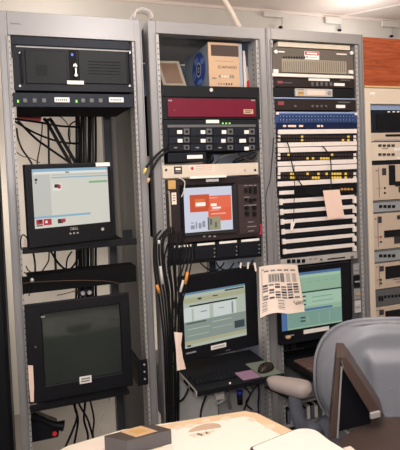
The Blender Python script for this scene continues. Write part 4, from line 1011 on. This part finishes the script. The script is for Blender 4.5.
px_(u, 'tape_slot', 385.5, 134, 440, 136.2, HOLE); px_(u, 'foot_strip', 374, 139, 440, 140.8, DECKG, .003)
u = deck('patch_bay', 'cream jack panel with two rows of dark square jacks, right cabinet', 'panel', 142, 160.4, CREAM)
for y in (145.4, 154.3):
    for q in range(4): px_(u, 'jack', 378.2+q*4.4, y-1, 381.2+q*4.4, y+1.4, INKD, .003)
    for q in range(4): px_(u, 'jack', 404+q*4.4, y-1, 407+q*4.4, y+1.4, INKD, .003)
m = MB(); u.put(m, 394, 148, 404, 150.5, WHITE, .001); u.put(m, 397, 157, 404, 158.6, WHITE, .001); u.put(m, 382, 148, 388, 148.8, INK, .001); m.build('lettering', u.root)
def big_deck(yt, yb, lab, kind):
    u = deck('tape_deck', lab, 'tape deck', yt, yb, DECK, group='tape decks in the cream cabinet')
    h = yb-yt
    if kind == 0:
        w = MB(); u.put(w, 388.8, yt+.5, 395, yt+.58*h, HOLE, .003); u.put(w, 395.2, yt+.44*h, 440, yt+.58*h, HOLE, .003); w.build('tape_window', u.root)
        px_(u, 'counter', 382, yt+.10*h, 386, yt+.30*h, INKD, .002); px_(u, 'meter', 398.5, yt+.62*h, 404, yt+.78*h, INKD, .002)
    elif kind == 1:
        px_(u, 'counter', 378, yt+.10*h, 381.5, yt+.28*h, INKD, .002); px_(u, 'tape_window', 384, yt+.42*h, 440, yt+.61*h, HOLE, .003)
        px_(u, 'meter', 394, yt+.63*h, 404, yt+.84*h, INKD, .002); px_(u, 'meter', 397, yt+.06*h, 404, yt+.17*h, INKD, .002)
    else:
        px_(u, 'counter', 379.5, yt+.14*h, 383.6, yt+.34*h, INKD, .002); px_(u, 'tape_window', 385.2, yt+.03*h, 440, yt+.50*h, HOLE, .003)
        m = MB(); u.put(m, 393, yt+.62*h, 404, yt+.66*h, INK, .001); u.put(m, 396, yt+.72*h, 404, yt+.76*h, INK, .001); m.build('lettering', u.root)
    for q, yy in enumerate((.66, .80)):
        a, c = u.xz(380.6 if kind else 384.6, yt+yy*h); MB().cyl((a, 0, c), (a, -.005, c), .005, REDB if (q == 0 and kind == 1) else INKD, 10).build('knob', u.root)
    m = MB(); x = (378.6, 377.6, 379)[kind]
    u.put(m, x, yt+.08*h, x+.7, yb-.06*h, INK, .001); u.put(m, x-2.6, yt+.66*h, x+3, yt+.675*h, INK, .001); u.put(m, x-3, yt+.15*h, x-1, yt+.19*h, INK, .001); m.build('panel_lines', u.root)
    return u
u = deck('blank_panel', 'dark blue gap panel below the cream jack panel', 'panel', 161, 164, NAVY, Yf=.004)
big_deck(164.6, 200, 'tall beige tape deck with an L shaped dark window, right cabinet', 0)
def strip_panel(yt, yb, lab, mm):
    u = deck('jack_strip', lab, 'panel', yt, yb, mm, group='jack strips between the tape decks')
    for q in range(4): px_(u, 'jack', 379+q*4.3, yt+.38*(yb-yt), 382+q*4.3, yt+.62*(yb-yt), HOLE, .003)
    for q in range(4): px_(u, 'jack', 404+q*4.3, yt+.38*(yb-yt), 407+q*4.3, yt+.62*(yb-yt), HOLE, .003)
    MB().box(-u.w/2+.002, u.w/2-.002, -.0025, -.0002, u.h*.9, u.h*.99, DECKD).build('upper_edge', u.root); MB().box(-u.w/2+.002, u.w/2-.002, -.0025, -.0002, 0, u.h*.08, DECKD).build('lower_edge', u.root)
strip_panel(200.5, 212.4, 'grey jack strip with four black squares, under the L windowed deck', mat('strip_grey', (156, 160, 164), .45, .1, var=.05))
big_deck(212.9, 249, 'tall beige tape deck with a level dark bar across it, right cabinet', 1)
strip_panel(249.5, 262, 'grey jack strip with four black squares, above the black windowed deck', mat('strip_grey', (0,0,0)))
big_deck(262.5, 288.4, 'beige deck with a wide black window, right cabinet, between two jack strips', 2)
u = deck('control_strip', 'dark grey control strip with black slots, low in the cream cabinet', 'panel', 288.9, 305.6, DECKD)
for q in range(5): px_(u, 'slot', 384+q*3.6, 295.5-q*.3, 386.4+q*3.6, 298-q*.3, HOLE, .002)
for q in range(2): px_(u, 'switch', 378.5+q*2.6, 296, 380.3+q*2.6, 301, HOLE, .003)
big_deck(306.1, 332, 'lowest visible beige deck with a black window, just above the grey chair', 2)
u = deck('blank_panel', 'grey panel low in the cream cabinet, behind the grey chair', 'panel', 333, 420, DECKG, Yf=.004)

# ================================================================== ABOVE THE RACKS
P0 = atY(221, -6, .40); P1 = atY(239.5, 27, .40)
m = MB(); d = (P1-P0).normalized(); m.tube([P0-d*.14, P0, (P0+P1)/2+Vector((.004, 0, 0)), P1, P1+d*.10], .0135, PIPEM, n=12)
zmin = TOP+.002
for i, v in enumerate(m.v): m.v[i] = (v[0], v[1], min(max(v[2], zmin), CZ-.002))
tag(m.build('ceiling_pipe'), 'ivory pipe slanting from the ceiling down behind the middle rack', 'pipe')
# clear plastic loop over the joint of left and middle racks
lp = MB(); pts = [atY(x, y, .02) for x, y in ((131.5,19.5),(132.5,13),(138,9.2),(145,9.6),(150.5,13),(152.5,19.8))]
Q = []
for i in range(len(pts)-1):
    for k in range(4):
        t_ = k/4; p0 = pts[max(i-1,0)]; p1 = pts[i]; p2 = pts[i+1]; p3 = pts[min(i+2,len(pts)-1)]
        Q.append(.5*((2*p1)+(p2-p0)*t_+(2*p0-5*p1+4*p2-p3)*t_*t_+(3*p1-p0-3*p2+p3)*t_**3))
Q.append(pts[-1]); cen = Vector((sum(p.x for p in Q)/len(Q), .02, TOP))
vs = []
for p in Q:
    z = max(p.z, TOP+.0012); n = Vector((p.x, 0, z))-Vector((cen.x, 0, TOP)); n.normalize()
    for s_, y in ((0, -.005), (0, .045), (1, .045), (1, -.005)):
        q = Vector((p.x, y, z))-n*(.012*s_); vs.append((q.x, y, max(q.z, TOP+.0010)))
k = len(Q)
lp.add(vs, [(i*4+j, i*4+(j+1)%4, (i+1)*4+(j+1)%4, (i+1)*4+j) for i in range(k-1) for j in range(4)]+[(3,2,1,0), ((k-1)*4, (k-1)*4+1, (k-1)*4+2, (k-1)*4+3)], CLEAR, True)
tag(lp.build('plastic_loop'), 'clear plastic loop arching over the joint between left and middle racks', 'strap')

# ================================================================== FOREGROUND TABLE
def rounded(poly, rad, n=6):
    out = []; N = len(poly)
    for i in range(N):
        p = Vector(poly[i]).to_2d(); a = Vector(poly[i-1]).to_2d(); b = Vector(poly[(i+1)%N]).to_2d(); r = rad[i]
        if r == 0: out.append((p.x, p.y)); continue
        p1 = p+(a-p).normalized()*r; p2 = p+(b-p).normalized()*r
        for k in range(n+1):
            t_ = k/n; q = p1*(1-t_)**2+p*2*t_*(1-t_)+p2*t_*t_; out.append((q.x, q.y))
    return out
TZ = .740
tb = thing('work_table', 'cream topped table in the foreground, covered by a big printed sheet', 'table', (.45, -1.15, 0))
poly = [(.10, -.60), (.28, -.572), (.664, -.622), (.775, -.92), (.80, -1.55), (-.05, -1.55), (.02, -.72)]
top = MB(); top.prism([(x-.45, y+1.15) for x, y in rounded(poly, [.03, 0, .03, 0, .05, .05, 0])], TZ-.028, TZ, TABLE); top.build('tabletop', tb, .003)
for x, y in ((.14, -.70), (.62, -.70), (.72, -1.46), (.06, -1.46)): MB().box(x-.47, x-.43, y+1.13, y+1.17, 0, TZ-.0285, GREYD).build('leg', tb, .003)
# big sheet with aged border
sheetp = [atZ(x, y, TZ+.002) for x, y in ((160,425.5),(200,417.6),(245,410.8),(257.5,413.2),(320,444))]
sp = [(p.x, p.y) for p in sheetp]+[(.765, -.99), (.36, -1.00), (.335, -.66)]
ms = MB(); ms.prism(sp, TZ+.0006, TZ+.0016, PAPERT)
o = ms.build('map_sheet'); tag(o, 'big printed sheet with a tan border lying over the table', 'sheet')
inp = [(p.x, p.y) for p in [atZ(x, y, TZ+.002) for x, y in ((170,429),(200,424),(243,416.3),(249,417),(300,446))]]+[(.70, -.985), (.38, -.98), (.36, -.70)]
mi = MB(); mi.prism(inp, TZ+.0017, TZ+.0019, mat('map_paper', (246, 238, 224), .8, var=.02)); mi.build('map_paper', o, loc=-o.location)
mp = MB(); c0 = atZ(204, 430.5, TZ+.002)
def fan(cx, cy, a0, a1, rx, ry, n=14): return [(cx+rx*math.cos(a0+(a1-a0)*i/n), cy+ry*math.sin(a0+(a1-a0)*i/n)) for i in range(n+1)]
TANP = mat('map_print_tan', (206, 176, 150), .8, var=.2, scale=60); TANL = mat('map_print_pale', (236, 216, 192), .8, var=.1, scale=60)
e0 = atZ(188, 432.5, TZ+.002); e1 = atZ(221, 427.5, TZ+.002); e2 = atZ(207, 423.5, TZ+.002); e3 = atZ(200, 436.5, TZ+.002)
ax = (e1-e0)/2; ay = (e2-e0.lerp(e1, .5)); cc = e0.lerp(e1, .5)
mp.prism([((cc+ax*math.cos(PI*i/14)+ay*math.sin(PI*i/14)).x, (cc+ax*math.cos(PI*i/14)+ay*math.sin(PI*i/14)).y) for i in range(15)], TZ+.0020, TZ+.0022, TANP)
for q in range(5):
    p = cc-ay*(.45+.28*(q % 2))+ax*(-.55+.24*q); mp.box(p.x-.014, p.x+.014, p.y-.006, p.y+.006, TZ+.0020, TZ+.0022, TANL)
for (x, y, r) in ((178, 427.5, .012), (190, 425.5, .014), (206, 420.5, .012), (226, 418.5, .014), (252, 419.5, .012), (270, 426.5, .014), (288, 434, .014)):
    p = atZ(x, y, TZ+.002); mp.prism([(p.x+r*1.7*math.cos(2*PI*i/9+x)*(.7+.3*math.sin(3*i)), p.y+r*math.sin(2*PI*i/9+x)) for i in range(9)], TZ+.0020, TZ+.0022, TANL)
mp.build('printed_emblem', o, loc=-o.location)
# black box with label
zb = TZ+.0022
top4 = [atZ(x, y, zb+.042) for x, y in ((104,435.5),(127,440.5),(171.3,429),(152,423.5))]
mb = MB(); L4 = [(p.x, p.y) for p in top4]; mb.prism(L4, zb, zb+.040, GREYBOX); bx = mb.build('tape_box', None, .0015)
tag(bx, 'flat charcoal box with a tan label, lying on the cream table', 'box')
mb = MB(); c4 = sum((Vector(p) for p in L4), Vector((0, 0)))/4; mb.prism([tuple(c4+(Vector(p)-c4)*.99) for p in L4], zb+.0402, zb+.0412, BOXTOP); mb.build('box_lid', bx, loc=-bx.location)
lb = MB(); lab4 = [atZ(x, y, zb+.042) for x, y in ((119.5,431.3),(141,425.6),(157.5,431),(136,437))]; lb.prism([(p.x, p.y) for p in lab4], zb+.0413, zb+.0418, TAN); lo = lb.build('name_label', bx, loc=-bx.location)
lb = MB(); cl = sum(((p) for p in lab4), Vector((0,0,0)))/4; lb.prism([((cl+(p-cl)*.5).x, (cl+(p-cl)*.5).y) for p in lab4], zb+.0419, zb+.0421, YELN); lb.build('printing', lo)
# papers under/around the box
for k, (pts, z, lab) in enumerate((([(76,449),(108,438),(130,452),(90,462)], TZ+.0004, 'cream paper corner peeking out left of the charcoal box'), ([(128,449.5),(168,438),(172,450),(150,462)], TZ+.0023, 'white paper with small dark print in front of the charcoal box'))):
    P = [atZ(x, y, z) for x, y in pts]; m = MB()
    if k == 1: P = [p+Vector((-.0, -.040, 0)) for p in P]
    m.prism([(p.x, p.y) for p in P], z, z+.0006, PAPER); o2 = tag(m.build('paper_sheet'), lab, 'paper')
    if k == 1:
        q = MB()
        for (x, y) in ((133,449),(139,447.5),(146,446),(150,448)): p = atZ(x, y, z); q.box(p.x-.006, p.x+.006, p.y-.004-.034, p.y+.003-.034, z+.0007, z+.0009, INKD)
        q.build('printing', o2, loc=-o2.location)
# white board with dark rim
Bp = [atZ(x, y, TZ+.016) for x, y in ((249,447.5),(297,428),(314,427.5),(331,441))]
wb = [(p.x, p.y) for p in Bp]+[(.80, -1.02), (.58, -1.0)]
t = thing('white_tray', 'white round cornered tray with a dark rim, lying on the printed sheet', 'tray', (.69, -.92, TZ+.0024))
m = MB(); m.prism([(x-.69, y+.92) for x, y in rounded(wb, [.01, .02, .03, .03, .02, .01])], 0, .0125, BROWND); m.build('rim', t, .002)
cw = Vector((sum(p[0] for p in wb)/6, sum(p[1] for p in wb)/6))
m = MB(); m.prism([((cw+(Vector(p)-cw)*.955).x-.69, (cw+(Vector(p)-cw)*.955).y+.92) for p in rounded(wb, [.01, .02, .03, .03, .02, .01])], .0127, .0137, mat('tray_white', (244, 240, 230), .5, var=.02)); m.build('surface', t)

# second table with dark laminate and a tent shaped brown binder
T2 = .690
t2 = thing('side_table', 'dark brown topped table at the lower right, under the brown tent stand', 'table', (1.25, -1.1, 0))
ee = [atZ(x, y, T2) for x, y in ((334,446),(366,417.5),(402,421))]
poly = [(ee[0].x, ee[0].y), (ee[1].x, ee[1].y), (ee[2].x+.35, ee[2].y-.10), (1.62, -1.5), (.93, -1.5)]
m = MB(); m.prism([(x-1.25, y+1.1) for x, y in poly], T2-.03, T2, BROWN if False else BROWND); m.build('tabletop', t2, .003)
for x, y in ((1.02, -.93), (1.40, -.98), (1.50, -1.40), (1.02, -1.40)): MB().box(x-1.265, x-1.235, y+1.085, y+1.115, 0, T2-.0305, BLK2).build('leg', t2)
# tent stand: inverted V of two thick covers seen end on, dark web between
Ya = -.80
A = atY(338.5, 357, Ya); Lf = atY(332.5, 437, Ya); Rf = atY(378, 417, Ya)
st = thing('binder_stand', 'brown tent shaped binder standing open end on beside the grey chair back', 'binder', (.93, -.80, T2+.0006))
pz = lambda pts: [(p.x-.93, p.z-T2-.0006) for p in [atY(x, y, Ya) for x, y in pts]]
q = pz(((337,357),(342,357),(340,366),(336.8,437),(329.5,437)))
zb0 = min(z for _, z in q); 
def drop(P, i_s):
    P = [list(p) for p in P]
    for i in i_s: P[i][1] = 0.0
    return [tuple(p) for p in P]
def turned(mb, k=.66):
    mb.v = [(x+k*max(y, 0), y, z) for x, y, z in mb.v]; return mb
m = MB(); m.prismY(drop(q, (3, 4)), -.0, .11, BROWNM); turned(m).build('left_cover', st, .003)
q2 = pz(((339,356.5),(345,357),(351,365),(384,416.5),(373,419),(344,372),(342.3,362)))
m = MB(); m.prismY([(x, max(z, .0)) for x, z in q2], -.004, .108, BROWNM); turned(m).build('right_cover', st, .003)
q3 = pz(((341,366),(344,374),(371,418),(372,436),(335.6,437)))
m = MB(); m.prismY(drop(q3, (3, 4)), .03, .034, BLK); turned(m).build('inner_web', st)
q4 = pz(((340.6,366),(341.8,366),(337.6,436),(336.2,436)))
m = MB(); m.prismY(drop(q4, (2, 3)), -.0035, -.0005, DECKG); m.build('pale_edge', st)  # pale grey sliver puts a thin highlight along the left cover
a = pz(((373,413.5),)); m = MB(); m.box(a[0][0]-.018, a[0][0]+.018, -.014, -.0045, a[0][1]-.010, a[0][1]+.010, GREYD); m.build('metal_clasp', st, .003)

# ================================================================== GREY OFFICE CHAIR
CHC = Vector((1.225, -.60, .715)); yaw = math.radians(-24)
ch = thing('office_chair', 'grey plastic backed office chair facing the racks, lower right', 'chair', (CHC.x+.10, CHC.y+.26, 0), 0)
O = Vector((CHC.x+.10, CHC.y+.26, 0))
ca, sa = math.cos(yaw), math.sin(yaw)
def cw_(x, y, z):          # chair frame: x to its right, y forward, z up, about the backrest centre
    return Vector((CHC.x+ca*x-sa*y, CHC.y+sa*x+ca*y, CHC.z+z))-O
RX, RZ = .243, .232
def shell_y(x, z):
    r2 = (x/RX)**2+(z/RZ)**2
    y = -.0+.05*(x/RX)**2*.9-.02*(z/RZ)
    # raised tapered spine cover
    zt_ = (z+.24)/.40                     # 0 low .. 1 at its top
    hw = .045+.045*max(0, min(1, zt_))
    ex = (abs(x-.01)-hw)/.022; ez = (z-.115)/.03
    k = 1/(1+math.exp(4*ex))/(1+math.exp(4*ez))
    y -= .034*k
    r = math.sqrt(r2)
    y -= .012/(1+math.exp(-(.86-r)*60))*1.0
    if r > .9: y += .05*((r-.9)/.1)**2*.5
    return y
vs = []; NR, NA = 34, 72
for j in range(NR+1):
    r = j/NR
    for i in range(NA):
        a = 2*PI*i/NA; e = 2/2.35
        x = RX*r*math.copysign(abs(math.cos(a))**e, math.cos(a)); z = RZ*r*math.copysign(abs(math.sin(a))**e, math.sin(a))
        rr_ = r; yy = shell_y(x, z)
        vs.append(cw_(x, yy, z))
fs = [(j*NA+i, j*NA+(i+1)%NA, (j+1)*NA+(i+1)%NA, (j+1)*NA+i) for j in range(NR) for i in range(NA)]
m = MB(); m.add(vs, fs, CHAIRG, True); sh_ = m.build('back_shell', ch)
so = sh_.modifiers.new('solid', 'SOLIDIFY'); so.thickness = .008; so.offset = 1
# rim piping
m = MB(); ring = []
for i in range(49):
    a = 2*PI*i/48; e = 2/2.35
    x = RX*math.copysign(abs(math.cos(a))**e, math.cos(a)); z = RZ*math.copysign(abs(math.sin(a))**e, math.sin(a)); ring.append(cw_(x*1.0, shell_y(x, z)+.004, z*1.0))
m.tube(ring, .007, CHAIRG, n=8, sub=2); m.build('rim', ch)
m = MB(); c = []
n = 24; rings = []
for k, (s_, d_) in enumerate(((.97, .034), (.95, .062), (.84, .078), (.5, .086), (.01, .088))):
    for i in range(n):
        a = 2*PI*i/n; e = 2/2.35; x = RX*s_*math.copysign(abs(math.cos(a))**e, math.cos(a)); z = RZ*s_*math.copysign(abs(math.sin(a))**e, math.sin(a))
        rings.append(cw_(x, shell_y(x*.5, 0)+d_+.04*(x/RX)**2, z))
m.add(rings, [(k*n+i, k*n+(i+1)%n, (k+1)*n+(i+1)%n, (k+1)*n+i) for k in range(4) for i in range(n)], ARMG, True); m.build('back_cushion', ch)
m = MB(); m.tube([cw_(0, -.03, -.10), cw_(0, -.035, -.26), cw_(0, .03, -.385), cw_(0, .16, -.395)], .022, BLUEGREY, n=10); m.build('back_bracket', ch)
m = MB(); sv = []
for k, (s_, z) in enumerate(((.9, -.40), (1, -.38), (1, -.352), (.92, -.336), (.5, -.330), (.01, -.329))):
    for i in range(28):
        a = 2*PI*i/28; e = .75; sv.append(cw_(.215*s_*math.copysign(abs(math.cos(a))**e, math.cos(a)), .31+.23*s_*math.copysign(abs(math.sin(a))**e, math.sin(a)), z))
m.add(sv, [(k*28+i, k*28+(i+1)%28, (k+1)*28+(i+1)%28, (k+1)*28+i) for k in range(5) for i in range(28)]+[list(range(28))[::-1]], BLUEGREY, True); m.build('seat', ch)
m = MB(); m.cyl(cw_(0, .28, -.402), cw_(0, .28, -.61), .028, BLK2, 14); m.build('gas_column', ch)
for k in range(5):
    a = 2*PI*k/5+.3; m = MB(); m.tube([cw_(0, .28, -.60), cw_(.15*math.cos(a), .28+.15*math.sin(a), -.615), cw_(.29*math.cos(a), .28+.29*math.sin(a), -.635)], .022, BLUEGREY, n=8, rr=lambda t: 1-.3*t); lg = m.build('base_leg', ch)
    p = cw_(.285*math.cos(a), .28+.285*math.sin(a), .0285-CHC.z); t_ = Vector((-math.sin(a), math.cos(a), 0)); m = MB(); m.cyl(p-t_*.02, p+t_*.02, .0275, BLK, 14); m.build('caster', lg)
# left armrest: pad swung inward, post, curved bracket down to the seat
def pa(x, y, Y): return atY(x, y, Y)-O
a0 = pa(266, 381, -.42); a1 = pa(311.5, 391, -.555)
m = MB(); d = (a1-a0); nn = 18; ns = 16; vs = []
side = Vector((d.y, -d.x, 0)).normalized(); upv = Vector((0, 0, 1))
for j in range(nn+1):
    t_ = j/nn; c = a0+d*t_
    wd = .043*(max(0, 1-(2*t_-1)**4))**.5*(.72+.36*t_)+.001; th = .026*(max(0, 1-(2*t_-1)**6))**.5*(.8+.35*t_)+.001
    for i in range(ns):
        b = 2*PI*i/ns; e = .8
        vs.append(c+side*(wd*math.copysign(abs(math.cos(b))**e, math.cos(b)))+upv*(th*math.copysign(abs(math.sin(b))**e, math.sin(b))))
m.add(vs, [(j*ns+i, j*ns+(i+1)%ns, (j+1)*ns+(i+1)%ns, (j+1)*ns+i) for j in range(nn) for i in range(ns)]+[list(range(ns))[::-1], [nn*ns+i for i in range(ns)]], ARMG, True); m.build('armrest_pad', ch)
m = MB(); m.tube([pa(266, 383.5, -.435), pa(276, 388, -.46), pa(290, 395.5, -.5)], .017, BLK2, n=10); m.build('armrest_plate', ch)
m = MB(); m.tube([pa(293, 393, -.50), pa(296, 408, -.50), pa(301, 424, -.49), pa(316, 431, -.46), cw_(-.20, .30, -.38)], .026, BLUEGREY, n=10, rr=lambda t: .95+.1*t); m.build('armrest_post', ch)
b0 = [cw_(.30, .20, -.05), cw_(.30, .21, -.18), cw_(.28, .26, -.36), cw_(.16, .30, -.39)]
m = MB(); m.tube(b0, .022, BLUEGREY, n=10); m.build('armrest_post', ch)
m = MB(); m.ball(cw_(.30, .21, -.028), .04, .11, .022, ARMG, 18, 11); m.build('armrest_pad', ch)
tag(B(-.012, .012, -.012, .012, 0, .0012, PAPER).build('paper_scrap', loc=(.868, -.868, T2+.0006)), 'little cream scrap of paper at the corner of the dark brown table', 'paper')

# ------------------------------------------------------------------ light
def area(name, loc, size, power, col=(1, .95, .88), rot=(0, 0, 0), sy=None):
    l = bpy.data.lights.new(name, 'AREA'); l.energy = power; l.color = col; l.size = size
    if sy: l.shape = 'RECTANGLE'; l.size_y = sy
    o = bpy.data.objects.new(name, l); COL.objects.link(o); o.location = loc; o.rotation_euler = rot
    return o
def bulb(name, loc, power, r, col):
    l = bpy.data.lights.new(name, 'POINT'); l.energy = power; l.shadow_soft_size = r; l.color = col
    o = bpy.data.objects.new(name, l); COL.objects.link(o); o.location = loc; return o
bulb('ceiling_lamp', (.50, -1.10, 2.30), 33, .14, (1, .94, .90))
bulb('ceiling_lamp', (1.75, -1.00, 2.42), 20, .12, (1, .86, .72))
bulb('ceiling_lamp', (-.8, -2.8, 2.30), 38, .16, (1, .95, .92))
bulb('ceiling_lamp', (1.4, -2.9, 2.40), 24, .16, (1, .95, .92))
bulb('aisle_fill', (-.40, 1.0, 1.35), 21, .10, (1, .88, .76))  # this and the next three: unseen fill lights added to brighten behind the racks
bulb('aisle_fill', (2.4, 1.00, 2.40), 8, .10, (1, .96, .93))
bulb('aisle_fill', (.30, 1.0, 2.52), 4, .10, (1, .96, .90))
bulb('aisle_fill', (.70, .95, .40), 7, .10, (1, .88, .76))
fl = bpy.data.lights.new('camera_flash', 'AREA'); fl.energy = 15; fl.size = .12; fl.color = (1, .97, .96)
fo = bpy.data.objects.new('camera_flash', fl); COL.objects.link(fo); fo.location = (-.04, -2.14, 1.60); fo.rotation_euler = (math.radians(84), 0, math.radians(-21))
w = bpy.data.worlds.new('room_ambient'); S.world = w; w.use_nodes = True
w.node_tree.nodes['Background'].inputs[0].default_value = (.9, .93, 1, 1); w.node_tree.nodes['Background'].inputs[1].default_value = .25
S.view_settings.view_transform = 'Standard'; S.view_settings.look = 'None'; S.view_settings.gamma = 1; S.view_settings.exposure = -.05; S.view_settings.use_curve_mapping = False
